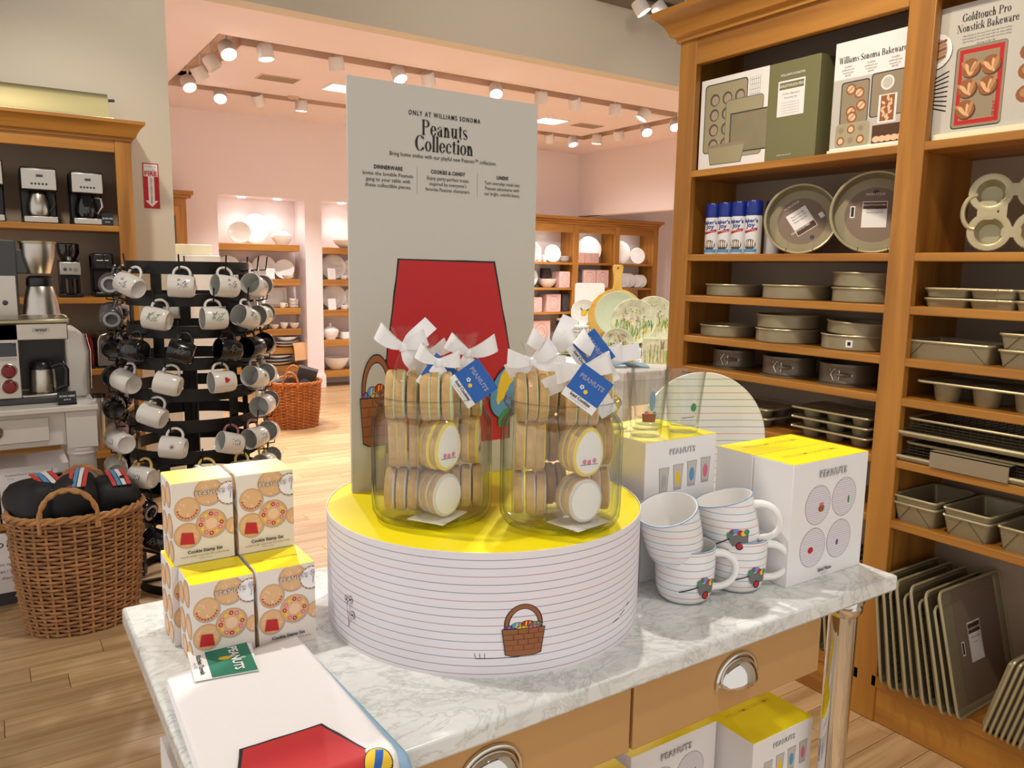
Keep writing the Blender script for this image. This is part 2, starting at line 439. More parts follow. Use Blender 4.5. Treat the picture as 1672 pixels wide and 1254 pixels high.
def ell(cx, cy, rx, ry=None, n=24, a0=0., rot=0.):
    ry = ry or rx; out = []
    for k in range(n):
        a = a0 + 2 * PI * k / n; x, y = rx * math.cos(a), ry * math.sin(a)
        out.append((cx + x * math.cos(rot) - y * math.sin(rot), cy + x * math.sin(rot) + y * math.cos(rot)))
    return out
def rect(x0, y0, x1, y1): return [(x0, y0), (x1, y0), (x1, y1), (x0, y1)]
def line(x0, y0, x1, y1, w):
    dx, dy = x1 - x0, y1 - y0; L = math.hypot(dx, dy) or 1; nx, ny = -dy / L * w / 2, dx / L * w / 2
    return [(x0 + nx, y0 + ny), (x0 - nx, y0 - ny), (x1 - nx, y1 - ny), (x1 + nx, y1 + ny)]
def art(name, parent, fr, shapes, h0=.0003, dh=None, maxedge=None, box=None, label=None):
    """flat print on a surface: shapes = [(polygon, material)], later ones lie on top"""
    mats = []; verts = []; faces = []; mi = []
    if dh is None: dh = .00004 if maxedge else .000012
    for i, (poly, mt) in enumerate(shapes):
        if box: poly = clip(poly, *box)
        if not poly or len(poly) < 3: continue
        if mt not in mats: mats.append(mt)
        h = h0 + dh * i
        if maxedge:
            bm = bmesh.new(); vs = [bm.verts.new((x, y, 0)) for x, y in poly]
            try: bm.faces.new(vs)
            except ValueError: bm.free(); continue
            bmesh.ops.triangulate(bm, faces=bm.faces)
            for _ in range(5):
                es = [e for e in bm.edges if e.calc_length() > maxedge]
                if not es: break
                bmesh.ops.subdivide_edges(bm, edges=es, cuts=1); bmesh.ops.triangulate(bm, faces=bm.faces)
            o = len(verts); bm.verts.index_update()
            verts += [fr(v.co.x, v.co.y, h) for v in bm.verts]
            for f in bm.faces: faces.append([v.index + o for v in f.verts]); mi.append(mats.index(mt))
            bm.free()
        else:
            o = len(verts); verts += [fr(x, y, h) for x, y in poly]
            faces.append(list(range(o, o + len(poly)))); mi.append(mats.index(mt))
    me = bpy.data.meshes.new(name); me.from_pydata([tuple(v) for v in verts], [], faces)
    for x in mats: me.materials.append(M[x])
    me.polygons.foreach_set('material_index', mi)
    o = obj(name, me, parent)
    if label: o['label'] = label
    return o
_tc = {}
def textmesh(txt, bold=0., sp=1., shear=0.):
    """unit-size (cap about .7) triangles of a line of text, centred on x: (verts, faces, width)"""
    k = (txt, bold, sp, shear)
    if k in _tc: return _tc[k]
    c = bpy.data.curves.new('t', 'FONT'); c.body = txt; c.size = 1.; c.resolution_u = 2; c.offset = bold; c.space_character = sp; c.shear = shear
    o = bpy.data.objects.new('t', c); COL.objects.link(o)
    dg = bpy.context.evaluated_depsgraph_get(); me = bpy.data.meshes.new_from_object(o.evaluated_get(dg))
    vs = [(v.co.x, v.co.y) for v in me.vertices]; fs = [list(p.vertices) for p in me.polygons]
    bpy.data.objects.remove(o); bpy.data.curves.remove(c); bpy.data.meshes.remove(me)
    xs = [v[0] for v in vs] or [0]
    x0, x1 = min(xs), max(xs)
    _tc[k] = ([(x - (x0 + x1) / 2, y) for x, y in vs], fs, x1 - x0)
    return _tc[k]
def lettering(parent, fr, lines, name='lettering', h=.0012, label=None):
    groups = []
    for L in lines:
        if groups:
            P = groups[-1][-1]; s_ = max(P[3], L[3])
            near_ = math.hypot(L[1] - P[1], L[2] - P[2]) < s_ * 3.2
        if groups and near_: groups[-1].append(L)
        else: groups.append([L])
    for g in groups: o = lettering_block(parent, fr, g, name, h, label)
    return o
def lettering_block(parent, fr, lines, name='lettering', h=.0012, label=None):
    """lines: (text, x, y, size, material, bold, align, spacing, width or None, rot)"""
    verts = []; faces = []; mi = []; mats = []
    for L in lines:
        txt, x, y, size, mt = L[:5]
        bold = L[5] if len(L) > 5 else 0.; al = L[6] if len(L) > 6 else 'C'; sp = L[7] if len(L) > 7 else 1.
        wid = L[8] if len(L) > 8 else None; rot = L[9] if len(L) > 9 else 0.; hh = L[10] if len(L) > 10 else 0.
        vs, fs, W = (didone(txt) if bold == 'D' else textmesh(txt, bold, sp))
        sx = size if wid is None else wid / W
        off = 0 if al == 'C' else (W / 2 * sx if al == 'L' else -W / 2 * sx)
        if mt not in mats: mats.append(mt)
        o = len(verts); ca, sa = math.cos(rot), math.sin(rot)
        for vx, vy in vs:
            px, py = vx * sx + off, vy * size
            verts.append(fr(x + px * ca - py * sa, y + px * sa + py * ca, h + hh))
        for f in fs: faces.append([i + o for i in f]); mi.append(mats.index(mt))
    me = bpy.data.meshes.new(name); me.from_pydata([tuple(v) for v in verts], [], faces)
    for xx in mats: me.materials.append(M[xx])
    me.polygons.foreach_set('material_index', mi)
    o = obj(name, me, parent)
    if label: o['label'] = label
    return o
# high-contrast serif capitals and lower case for the shop's headings, built from stems, bowls and hairlines
def _arc(cx, cy, rx, ry, tx, ty, a0=0., a1=360., n=20):
    out = []
    for i in range(n):
        a, b = math.radians(a0 + (a1 - a0) * i / n), math.radians(a0 + (a1 - a0) * (i + 1) / n)
        p = lambda q, f: (cx + (rx - tx * f) * math.cos(q), cy + (ry - ty * f) * math.sin(q))
        out.append([p(a, 0), p(b, 0), p(b, 1), p(a, 1)])
    return out
_h = .028; _s = .125
def _v(x, y0, y1, w=_s): return [rect(x, y0, x + w, y1)]
def _sf(x, y, w): return [rect(x, y, x + w, y + _h)]
_x = .46
def _bowlo(cx, rx, y0=0., y1=_x, a0=0, a1=360, tx=_s): return _arc(cx, (y0 + y1) / 2, rx, (y1 - y0) / 2 + .008, tx, _h, a0, a1)
def _nn(x): return _v(x + .05, 0, _x) + _sf(x, 0, .22) + _sf(x, _x - _h, .1)
def _arch(x, w=.32): return _arc(x + .05 + _s + (w - _s) / 2 - .06, .28, (w - .02) / 2, .19, _s, _h, 0, 165, 10) + _v(x + w + .015 - _s + .06, 0, .29) + _sf(x + w - .10, 0, .22)
def _diag(x0, y0, x1, y1, w): return [[(x0, y0), (x0 + w, y0), (x1 + w, y1), (x1, y1)]]
GL = {
 'P': (_v(.06, 0, .7) + _sf(0, 0, .25) + _sf(0, .7 - _h, .3) + _arc(.27, .53, .27, .17, .13, _h, -92, 92) + _sf(.18, .36, .1), .6),
 'e': (_bowlo(.21, .21, a0=12, a1=335) + _sf(.1, .24, .3), .46),
 'a': (_v(.22, .05, .34) + _arc(.2, .34, .145, .13, .03, _h, 0, 150) + [ell(.085, .36, .05, .05, 10)] + _arc(.2, .13, .19, .13, .12, _h, 80, 300) + _sf(.22, 0, .19) + _v(.22, 0, .1), .46),
 'n': (_nn(0) + _arch(0), .52),
 'u': (_v(.05, .12, _x) + _sf(0, _x - _h, .14) + _arc(.19, .17, .14, .18, .1, _h, 180, 345, 10) + _v(.30, 0, _x) + _sf(.24, _x - _h, .16) + _sf(.34, 0, .16), .53),
 't': (_v(.08, .08, .58, .12) + _sf(0, _x - _h, .28) + _arc(.18, .1, .1, .11, .06, _h, 180, 330, 8), .33),
 's': (_arc(.16, .345, .15, .12, .07, _h, 20, 265, 12) + _arc(.18, .125, .15, .13, .07, _h, -160, 85, 12) + _diag(.03, .3, .2, .14, .14), .38),
 'C': (_arc(.32, .35, .32, .36, .15, _h, 40, 325) + _v(.55, .5, .7, .03) + _v(.55, .03, .2, .03), .66),
 'o': (_bowlo(.22, .22), .48),
 'l': (_v(.05, 0, .73) + _sf(0, 0, .22) + _sf(0, .73 - _h, .1), .25),
 'c': (_bowlo(.21, .21, a0=50, a1=325) + [ell(.33, .34, .055, .055, 10)], .43),
 'i': (_v(.05, 0, _x) + _sf(0, 0, .22) + _sf(0, _x - _h, .1) + [ell(.11, .62, .075, .075, 12)], .25),
 'W': (_diag(.05, .7, .24, 0, .13) + _diag(.42, .7, .26, 0, .035) + _diag(.36, .7, .55, 0, .13) + _diag(.76, .7, .58, 0, .035) + _sf(0, .7 - _h, .25) + _sf(.32, .7 - _h, .22) + _sf(.68, .7 - _h, .2), .9),
 'm': (_nn(0) + _arch(0) + _arch(.31), .83),
 'S': (_arc(.22, .52, .2, .18, .1, _h, 15, 262, 12) + _arc(.24, .18, .22, .19, .1, _h, -160, 85, 12) + _diag(.06, .45, .28, .22, .17) + _v(.4, .52, .7, .03) + _v(.02, 0, .18, .03), .52),
 'B': (_v(.06, 0, .7) + _sf(0, 0, .3) + _sf(0, .7 - _h, .3) + _arc(.26, .53, .24, .17, .13, _h, -92, 92) + _arc(.28, .18, .27, .19, .14, _h, -92, 92) + _sf(.18, .35, .14), .62),
 'k': (_v(.05, 0, .73) + _sf(0, 0, .22) + _sf(0, .73 - _h, .1) + _diag(.17, .18, .36, _x, .035) + _diag(.22, .27, .36, 0, .14) + _sf(.3, _x - _h, .17) + _sf(.32, 0, .2), .54),
 'w': (_diag(.04, _x, .18, 0, .12) + _diag(.31, _x, .2, 0, .03) + _diag(.27, _x, .41, 0, .12) + _diag(.56, _x, .43, 0, .03) + _sf(0, _x - _h, .2) + _sf(.5, _x - _h, .15), .68),
 'r': (_nn(0) + _arc(.27, .3, .11, .16, .04, _h, 40, 170, 8) + [ell(.33, .4, .06, .06, 10)], .42),
 'G': (_arc(.32, .35, .32, .36, .15, _h, 40, 325) + _v(.55, .5, .7, .03) + _v(.48, .03, .3) + _sf(.4, .29, .28), .7),
 'd': (_bowlo(.2, .2, a0=20, a1=340) + _v(.27, 0, .73) + _sf(.2, .73 - _h, .1) + _sf(.3, 0, .17), .5),
 'h': (_v(.05, 0, .73) + _sf(0, 0, .22) + _sf(0, .73 - _h, .1) + _arch(0), .52),
 'N': (_v(.1, 0, .7, .03) + _diag(.08, .7, .5, 0, .15) + _v(.62, 0, .7, .03) + _sf(0, 0, .23) + _sf(0, .7 - _h, .2) + _sf(.53, .7 - _h, .22), .78),
 ' ': ([], .26)}
def didone(txt):
    k = ('D', txt)
    if k in _tc: return _tc[k]
    vs = []; fs = []; x = 0.
    for ch in txt:
        g, adv = GL.get(ch, GL[' '])
        for poly in g:
            o = len(vs); vs += [(p[0] + x, p[1]) for p in poly]; fs.append(list(range(o, o + len(poly))))
        x += adv
    _tc[k] = ([(a - x / 2, b) for a, b in vs], fs, x)
    return _tc[k]

# ================================================================== the setting
YW, YB, ZB, ZF = 5.2, 9.0, 3.05, 3.58       # front wall plane, back wall, back ceiling, front ceiling
b = MB(); b.box((-2.2, -1.2, -.06), (9.4, 9.6, -.006)); floor = struct('floor', b, 'subfloor', 'oak strip floor')
PW = .112; pm = {}
for L in (.75, 1.0, 1.3, 1.6):
    q = MB(); q.box((0, 0, -.02), (L - .0022, PW - .0022, 0)); pm[L] = q.mesh('plank', ['plank'])
rest = MB(); n = 0
y = -1.1; row = 0
while y < 9.5:
    x = -2.1 - random.random() * 1.2
    while x < 9.3:
        L = random.choice((.75, 1.0, 1.3, 1.6)); x1 = x + L
        inA = x < .95 and x1 > -.35 and 1.9 < y < 5.2
        inB = x < 4.4 and x1 > 1.0 and 4.7 < y < 9.0
        inC = x < 2.35 and x1 > .95 and .5 < y < 2.7
        if (inA or inB or inC) and n < 298:
            o = obj('plank', pm[L], floor, (x, y, 0)); n += 1
        else:
            rest.box((x, y, -.02), (x1 - .0022, y + PW - .0022, 0))
        x = x1
    y += PW; row += 1
o = rest.build('planks', 'plank', floor, smooth=False); o['kind'] = 'stuff'

b = MB(); b.box((-2.2, YW, 0), (.99, YW + .14, ZF)); b.box((.99, YW, ZB), (9.4, YW + .14, ZF))
struct('wall_front', b, 'beige', 'beige wall with a wide opening to the back room')
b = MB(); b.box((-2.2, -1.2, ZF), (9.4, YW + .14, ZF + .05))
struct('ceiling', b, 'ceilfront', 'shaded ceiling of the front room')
b = MB(); b.box((2.69, -1.2, 0), (2.75, 2.36, ZF)); struct('wall_right', b, 'beige')
# back room: ceiling with a rectangular recessed track slot
b = MB()
sx0, sx1, sy0, sy1, sw = 1.5, 6.35, 6.02, 7.98, .2
Z1 = ZB + .05
for a, c in (((.5, YW + .14), (9.4, sy0)), ((.5, sy1), (9.4, YB + .5)), ((.5, sy0), (sx0, sy1)), ((sx1, sy0), (9.4, sy1)), ((sx0 + sw, sy0 + sw), (sx1 - sw, sy1 - sw))):
    b.box((a[0], a[1], ZB), (c[0], c[1], Z1))
for a, c in (((sx0, sy0), (sx1, sy0 + sw)), ((sx0, sy1 - sw), (sx1, sy1)), ((sx0, sy0), (sx0 + sw, sy1)), ((sx1 - sw, sy0), (sx1, sy1))):
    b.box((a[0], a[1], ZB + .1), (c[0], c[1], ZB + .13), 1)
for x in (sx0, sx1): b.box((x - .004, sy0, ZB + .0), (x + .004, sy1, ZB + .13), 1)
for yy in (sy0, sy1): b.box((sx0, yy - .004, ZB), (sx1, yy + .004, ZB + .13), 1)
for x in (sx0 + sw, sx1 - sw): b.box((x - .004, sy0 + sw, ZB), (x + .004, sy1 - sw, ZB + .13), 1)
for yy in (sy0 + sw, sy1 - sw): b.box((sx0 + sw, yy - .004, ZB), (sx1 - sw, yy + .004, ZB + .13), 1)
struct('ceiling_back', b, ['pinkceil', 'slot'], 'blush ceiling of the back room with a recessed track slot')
# back wall with two niches
b = MB(); TH = .38
N1, N2, NZ = (2.155, 3.12), (3.32, 4.35), 2.19
b.box((.5, YB, 0), (N1[0], YB + TH, ZB)); b.box((N1[1], YB, 0), (N2[0], YB + TH, NZ)); b.box((N2[1], YB, 0), (9.4, YB + TH, ZB))
b.box((N1[0], YB, NZ), (N2[1], YB + TH, ZB)); b.box((.5, YB + TH, 0), (9.4, YB + TH + .06, ZB))
struct('wall_back', b, 'pink', 'blush back wall with two shelved niches')
b = MB()
for x0, x1 in ((.5, N1[0]), (N1[1], N2[0]), (N2[1], 5.9)):
    b.box((x0 - .018 * (x0 > .6), YB - .018, .001), (x1 + .018, YB - .001, .15)); b.box((x0 - .012 * (x0 > .6), YB - .012, .15), (x1 + .012, YB - .001, .172))
struct('baseboard_back', b, 'white', bev=.004)
b = MB(); b.box((.42, YW + .14, 0), (.5, YB, ZB)); struct('wall_left', b, 'pink')
b = MB(); b.box((7.1, YW + .14, 2.2), (7.25, YB, ZB)); b.box((9.32, YW + .14, 0), (9.4, YB, ZB)); struct('wall_right_back', b, 'pink', 'blush wall above a side opening of the back room')
# niche shelves
k = 0
for (x0, x1), zs in ((N1, (1.675, 1.285, .955, .715, .50, .29)), (N2, (1.66, 1.285, .925, .565, .19))):
    k += 1
    for i, z in enumerate(zs):
        q = MB(); q.box((x0 + .001, YB + .02, z - .075), (x1 - .06 if k == 1 else x1 - .001, YB + TH - .002, z))
        o = q.build('niche_shelf', 'woodX', bev=.004)
        tag(o, '%s wooden shelf from the top in the %s wall niche' % (('first', 'second', 'third', 'fourth', 'fifth', 'sixth')[i], ('wider left', 'right')[k - 1]), 'shelf', 'wooden niche shelves')

# ------------------------------------------------------------------ track spotlights of the back room
def head(name, x, y, z, tx, ty, lab, grp, lit=True, energy=0., up=.0, ang=95):
    t = thing(name, lab, 'spotlight', (x, y, z), 0, grp)
    d = Vector((tx, ty, -1)).normalized(); q = Vector((0, 0, -1)).rotation_difference(d).to_matrix().to_4x4()
    m = MB(); m.lathe([(0, .055), (.052, .055), (.058, .04), (.06, -.05), (.054, -.05), (.054, -.035), (0, -.035)], 18, X=q)
    m.build('housing', 'white', t)
    m = MB(); m.lathe([(.053, -.037), (0, -.041)], 18, X=q); m.build('lens', 'lens' if lit else 'muginside', t)
    m = MB(); m.cyl((0, 0, .03), (0, 0, ZB + .1 - z if z < 3.3 else .09), .009, 8); m.build('stem', 'white', t)
    if energy:
        p = Vector((x, y, z)) + d * .07
        s = spot('track_spot', p, p + d, energy, ang, .7, .05, (1, .94, .93)); s.parent = None
    return t
ORD = ('first', 'second', 'third', 'fourth', 'fifth', 'sixth', 'seventh', 'eighth', 'ninth', 'tenth', 'eleventh', 'twelfth')
near = [(1.85, .1, -.1, 1), (2.4, .2, .2, 1), (2.93, .15, -.6, 1), (3.2, .5, .4, 1), (3.87, -.3, -.7, 1), (4.36, .1, .2, 1), (4.75, .6, .5, 0), (5.25, .1, .2, 1), (5.63, -.5, .3, 1)]
for i, (x, tx, ty, lit) in enumerate(near):
    head('track_spotlight', x, 6.12, 3.0, tx, ty, 'white track spotlight, %s from the left along the near side of the ceiling slot' % ORD[i], 'track spotlights in the back room', lit, 105 if i % 2 == 0 else 0)
far = [(1.95, -.2, -.8, 1), (2.3, .5, .5, 0), (2.72, 0, .1, 1), (4.9, .1, .2, 1), (5.75, .5, .3, 1), (6.1, 0, -.4, 1)]
for i, (x, tx, ty, lit) in enumerate(far):
    head('track_spotlight', x, 7.88, 3.0, tx, ty, 'white track spotlight, %s from the left along the far side of the ceiling slot' % ORD[i], 'track spotlights in the back room', lit, 95 if i in (0, 2, 3, 5) else 0)
for i, (yy, tx, ty, lit) in enumerate(((6.22, .1, -.8, 1), (6.68, .6, -.2, 0), (7.1, .6, .2, 0), (7.55, .2, -.7, 1))):
    head('track_spotlight', 1.6, yy, 3.0, tx, ty, 'white track spotlight, %s going back along the left end of the ceiling slot' % ORD[i], 'track spotlights in the back room', lit, 90 if lit else 0)
for i, (yy, tx, ty, lit) in enumerate(((6.3, -.4, -.6, 1), (6.75, -.3, -.9, 1), (7.2, .5, .3, 0), (7.6, 0, .1, 1))):
    head('track_spotlight', 6.25, yy, 3.0, tx, ty, 'white track spotlight, %s going back along the right end of the ceiling slot' % ORD[i], 'track spotlights in the back room', lit, 90 if lit else 0)
for i, (x, yy, tx, lit) in enumerate(((4.36, 4.82, .5, 1), (4.52, 4.78, .6, 1), (4.72, 4.7, .4, 1))):
    head('track_spotlight', x, yy, 3.46, tx, -.4, 'white spotlight on the front room ceiling above the shelving cabinet, %s from the left' % ORD[i], 'front room spotlights', lit)
m = MB(); m.box((4.1, 4.9, 3.555), (5.4, 4.94, 3.579)); tag(m.build('light_track', 'dgrey'), 'dark light track on the front room ceiling at the top edge', 'light track')
for i, (x, yy) in enumerate(((2.25, 7.1), (5.75, 7.17))):
    t = thing('air_vent', 'flush air grille in the blush ceiling, %s' % ('left of the sign board' if i == 0 else 'right of the sign board'), 'air vent', (x, yy, ZB - .006))
    m = MB(); m.box((-.17, -.1, 0), (.17, .1, .006)); m.build('frame', 'slot', t)
    for j in range(6):
        m = MB(); m.box((-.155, -.085 + j * .03, -.004), (.155, -.067 + j * .03, .0)); m.build('slat', 'cabback', t)
for i, (x, yy) in enumerate(((2.85, 7.1), (5.25, 7.2))):
    t = thing('ceiling_light_panel', 'lit square ceiling panel %s' % ('beside the sign board\'s left edge' if i == 0 else 'right of the sign board'), 'ceiling light', (x, yy, ZB - .008))
    m = MB(); m.box((-.17, -.15, 0), (.17, .15, .008)); m.build('frame', 'white', t)
    m = MB(); m.box((-.15, -.13, -.002), (.15, .13, 0)); m.build('diffuser', 'troffer', t)
m = MB(); m.lathe([(0, -.02), (.05, -.02), (.06, 0), (0, 0)], 16); o = m.build('smoke_detector', 'slot', loc=(2.6, 7.75, ZB)); tag(o, 'small round detector on the blush ceiling', 'smoke detector')
# puck lamps lighting the niches and the far cabinet
def puck(name, x, y, z, e, lab, size=.04, col=(1, .92, .86)):
    m = MB(); m.lathe([(0, -.008), (.04, -.008), (.045, 0), (0, 0)], 16); o = m.build(name, 'lens', loc=(x, y, z)); tag(o, lab, 'lamp', 'small shelf lamps')
    s = spot('puck_light', (x, y, z - .02), (x, y - .02, 0), e, 140, .9, size, col)
for i, (x, lab) in enumerate(((2.45, 'round lamp at the left in the top of the left niche'), (2.85, 'round lamp at the right in the top of the left niche'), (3.62, 'round lamp at the left in the top of the right niche'), (4.05, 'round lamp at the right in the top of the right niche'))):
    puck('niche_lamp', x, YB + .14, NZ, 6, lab)

# ================================================================== right-hand shelving cabinet
XC, XK = 2.33, 2.66
cab = thing('shelving_cabinet', 'tall honey wood shelving cabinet full of bakeware at the right', 'cabinet', (XC, .4, 0))
def cb(name, a, c, mt, bev=.003, lab=None):
    m = MB(); m.box((a[0] - XC, a[1] - .4, a[2]), (c[0] - XC, c[1] - .4, c[2])); o = m.build(name, mt, cab, bev=bev)
    if lab: o['label'] = lab
    return o
cb('post', (XC, 2.25, .001), (XC + .03, 2.338, 2.36), 'woodZ'); cb('post', (XC, 1.325, .001), (XC + .03, 1.408, 2.36), 'woodZ'); cb('post', (XC, .42, .001), (XC + .03, .5, 2.36), 'woodZ')
cb('side_panel', (XC + .03, 2.3, .001), (XK, 2.338, 2.36), 'woodZ'); cb('side_panel', (XC + .03, 1.345, .15), (XK, 1.388, 2.36), 'woodZ'); cb('side_panel', (XC + .03, .42, .15), (XK, .46, 2.36), 'woodZ')
cb('back_panel', (XK - .006, .42, .001), (XK + .012, 2.338, 2.36), 'cabback', 0, 'taupe back panel')
cb('frieze', (XC, 1.408, 2.235), (XC + .03, 2.25, 2.36), 'woodY'); cb('frieze', (XC, .5, 2.235), (XC + .03, 1.325, 2.36), 'woodY')
cb('top_panel', (XC + .03, .42, 2.33), (XK, 2.338, 2.36), 'woodY')
# crown moulding: stepped profile swept along the front and the far end
prof = [(0, 2.33), (.012, 2.33), (.012, 2.345), (.03, 2.352), (.036, 2.37), (.05, 2.395), (.075, 2.42), (.085, 2.425), (.085, 2.445), (0, 2.445)]
m = MB(); n = len(prof); vs = []
for d, z in prof: vs += [(-d, .02 - .4 + .0, z), (-d, 1.938 + d, z), (.33, 1.938 + d, z)]
fs = []
for i in range(n):
    j = (i + 1) % n
    fs += [(i * 3, i * 3 + 1, j * 3 + 1, j * 3), (i * 3 + 1, i * 3 + 2, j * 3 + 2, j * 3 + 1)]
m.add(vs, fs); m.build('crown_moulding', 'woodY', cab, angle=20)
SH = (1.84, 1.517, 1.357, 1.198, 1.075, .88, .685)
for (y0, y1) in ((1.388, 2.30), (.46, 1.345)):
    for z in SH: cb('shelf', (XC + .003, y0 + .001, z - .026), (XK - .007, y1 - .001, z), 'woodY', .003)
    cb('deck', (XC + .0, y0 + .001, .12), (XK - .007, y1 - .001, .16), 'woodY', .003)
cb('kick_board', (XC + .006, .42, .001), (XC + .04, 2.249, .12), 'woodY')
for i in range(16):
    z = 1.87 + i * .03
    if z < 2.2:
        m = MB(); m.cyl((.11, 1.3445 - .4, z), (.11, 1.343 - .4, z), .004, 8); m.build('shelf_pin_hole', 'dbrown', cab)

# ------------------------------------------------------------------ goods on the right-hand cabinet
def round_pan(lab, x, y, z, r, h, rot=(0, 0, 0), grp='round cake pans', mt='gold', sticker=False):
    t = thing('cake_pan', lab, 'cake pan', (x, y, z), rot, grp)
    m = MB(); m.lathe([(0, .0), (r - .004, 0), (r, .004), (r, h - .004), (r - .0025, h - .004), (r - .0025, .005), (r - .006, .003), (0, .003)], 40); m.build('body', mt, t)
    m = MB(); c = [((r + .002) * math.cos(a), (r + .002) * math.sin(a), h - .003) for a in [2 * PI * k / 48 for k in range(48)]]
    m.tube(c, .0032, 6, closed=True); m.build('rolled_rim', 'gold2', t)
    if sticker:
        fr = cylframe(r, PI + .35, 0)
        art('price_sticker', t, fr, [(rect(-.011, .012, .011, .036), 'paper'), (rect(-.005, .018, .005, .03), 'black')], maxedge=.003)
    return t
def upright(nx, ny, tilt=.12):
    """rotation that turns local +z to the horizontal direction (nx, ny), tilted a little upwards, local +y up"""
    d = Vector((nx, ny, 0)).normalized(); d = (d * math.cos(tilt) + Vector((0, 0, 1)) * math.sin(tilt)).normalized()
    right = Vector((0, 0, 1)).cross(d).normalized(); up = d.cross(right)
    return Matrix((right, up, d)).transposed().to_euler()
# top shelf: carton and two posters
z = SH[0]
t = thing('bakeware_carton', 'large olive and white bakeware set carton on the top shelf', 'carton', (2.362, 2.245, z))
m = MB(); m.box((0, -.525, 0), (.2, 0, .335)); m.build('carton', 'olive', t, bev=.002)
fr = frame((0, 0, 0), (0, -1, 0), (0, 0, 1))
def rrect(x0, y0, x1, y1, r, n=4):
    out = []
    for cx, cy, a in ((x1 - r, y1 - r, 0), (x0 + r, y1 - r, 90), (x0 + r, y0 + r, 180), (x1 - r, y0 + r, 270)):
        for k in range(n + 1): q = math.radians(a + 90 * k / n); out.append((cx + r * math.cos(q), cy + r * math.sin(q)))
    return out
A = [(rect(0, 0, .318, .335), 'paper'), (rrect(.02, .06, .225, .315, .015), 'dgrey'), (rrect(.024, .063, .221, .311, .013), 'gold2')]
for i in range(4):
    for j in range(3): A += [(ell(.07 + j * .06, .255 - i * .055, .023), 'spring'), (ell(.072 + j * .06, .253 - i * .055, .017), 'cabback')]
for i in range(6): A += [(line(.235 + i * .009, .2, .235 + i * .009, .31, .001), 'grey'), (line(.235, .215 + i * .017, .28, .215 + i * .017, .001), 'grey')]
A += [(rrect(.125, .035, .3, .245, .014), 'grey'), (rrect(.128, .037, .297, .242, .012), 'gold2'), (rect(.15, .05, .318, .195), 'dgrey'), (rect(.155, .055, .318, .19), 'gold'),
      ([(.06, .015), (.21, .015), (.225, .085), (.045, .085)], 'grey'), ([(.063, .018), (.207, .018), (.222, .078), (.048, .078)], 'gold2'), (rect(.045, .078, .225, .09), 'wrap'),
      (rect(.36, .15, .47, .27), 'paper'), (rect(.365, .24, .465, .264), 'olive')]
art('printed_front', t, fr, A)
lettering(t, fr, [('WILLIAMS SONOMA', .418, .285, .011, 'paper', .01), ('GOLDTOUCH PRO', .415, .248, .012, 'paper', .02), ('10-Piece Bakeware', .415, .222, .0095, 'grey'), ('Essentials Set', .415, .209, .0095, 'grey')]
          + [('nonstick steel bakeware set', .415, .194 - i * .009, .0065, 'lgrey') for i in range(5)] + [('williams-sonoma.com', .4, .018, .007, 'paper')])
t = thing('bakeware_poster', 'poster card of iced buns and trays between the carton and the middle post', 'sign', (2.372, 1.672, z))
m = MB(); m.box((0, -.258, .0), (.004, 0, .352)); m.build('card', 'paper', t)
m = MB(); m.box((-.012, -.258, 0), (.012, .0, .012)); m.build('stand', 'paperoff', t)
A = [(rect(0, .02, .258, .235), 'signgrey')]
for x0, y0, x1, y1 in ((.03, .09, .13, .225), (.135, .1, .258, .235)): A += [(rrect(x0, y0, x1, y1, .01), 'dgrey'), (rrect(x0 + .004, y0 + .003, x1 - .003, y1 - .004, .008), 'wrap')]
for x, yy in ((.065, .2), (.095, .185), (.105, .145), (.07, .13), (.075, .112)): A += [(ell(x, yy, .018, .018, 14), 'brown'), (ell(x, yy, .013, .012, 9, .3), 'skin'), (line(x - .01, yy - .008, x + .012, yy + .01, .003), 'brown')]
A += [(ell(.19, .2, .022), 'paper'), (ell(.19, .2, .017), 'signgrey'), (rect(.165, .08, .225, .165), 'paper'), (rect(.172, .085, .218, .162), 'brown')]
for i in range(14): A.append((ell(.18 + random.random() * .03, .09 + i * .005, .008, .004, 8, 0, random.random() * 3), 'skin'))
A += [(rrect(.02, .02, .14, .095, .012), 'gold2')]
for i in range(3):
    for j in range(2): A += [(ell(.04 + i * .035, .04 + j * .034, .014), 'cabback' if (i + j) % 2 else 'brown'), (ell(.04 + i * .035, .04 + j * .034, .009), 'skin' if (i + j) % 2 == 0 else 'wrap')]
A += [(rect(.15, .02, .258, .075), 'dbrown')] + [(ell(.165 + i * .02, .032, .013, .01, 10), 'skin') for i in range(5)]
fr = frame((0, 0, 0), (0, -1, 0), (0, 0, 1)); art('photo_print', t, fr, A, box=(0, 0, .258, .352))
lettering(t, fr, [('Williams Sonoma Bakeware', .13, .285, .028, 'black', 'D', 'C', 1, .23)] + [(s, x, .27 - j * .009, .0075, 'grey') for x in (.05, .13, .21) for j, s in enumerate(('CLASSIC', 'goldtouch pro', 'nonstick pan', '$24.95'))])
t = thing('bakeware_poster', 'poster card of five croissants on a red baking mat in the right bay', 'sign', (2.372, 1.338, z))
m = MB(); m.box((0, -.285, .0), (.004, 0, .375)); m.build('card', 'paper', t)
m = MB(); m.box((-.012, -.27, 0), (.012, -.02, .02)); m.build('stand', 'paperoff', t)
A = [(rect(0, .0, .285, .375), 'signgrey'), (ell(.0, .255, .05), 'black'), (ell(-.002, .258, .05), 'paper'), (ell(-.002, .258, .036), 'lgrey')]
for i in range(5): A.append((line(.0, .235 + i * .011, .03, .242 + i * .011, .008), ('brown', 'tan2')[i % 2]))
for i in range(9): A.append((line(.0, .1 + i * .01, .045, .085 + i * .014, .004), 'black'))
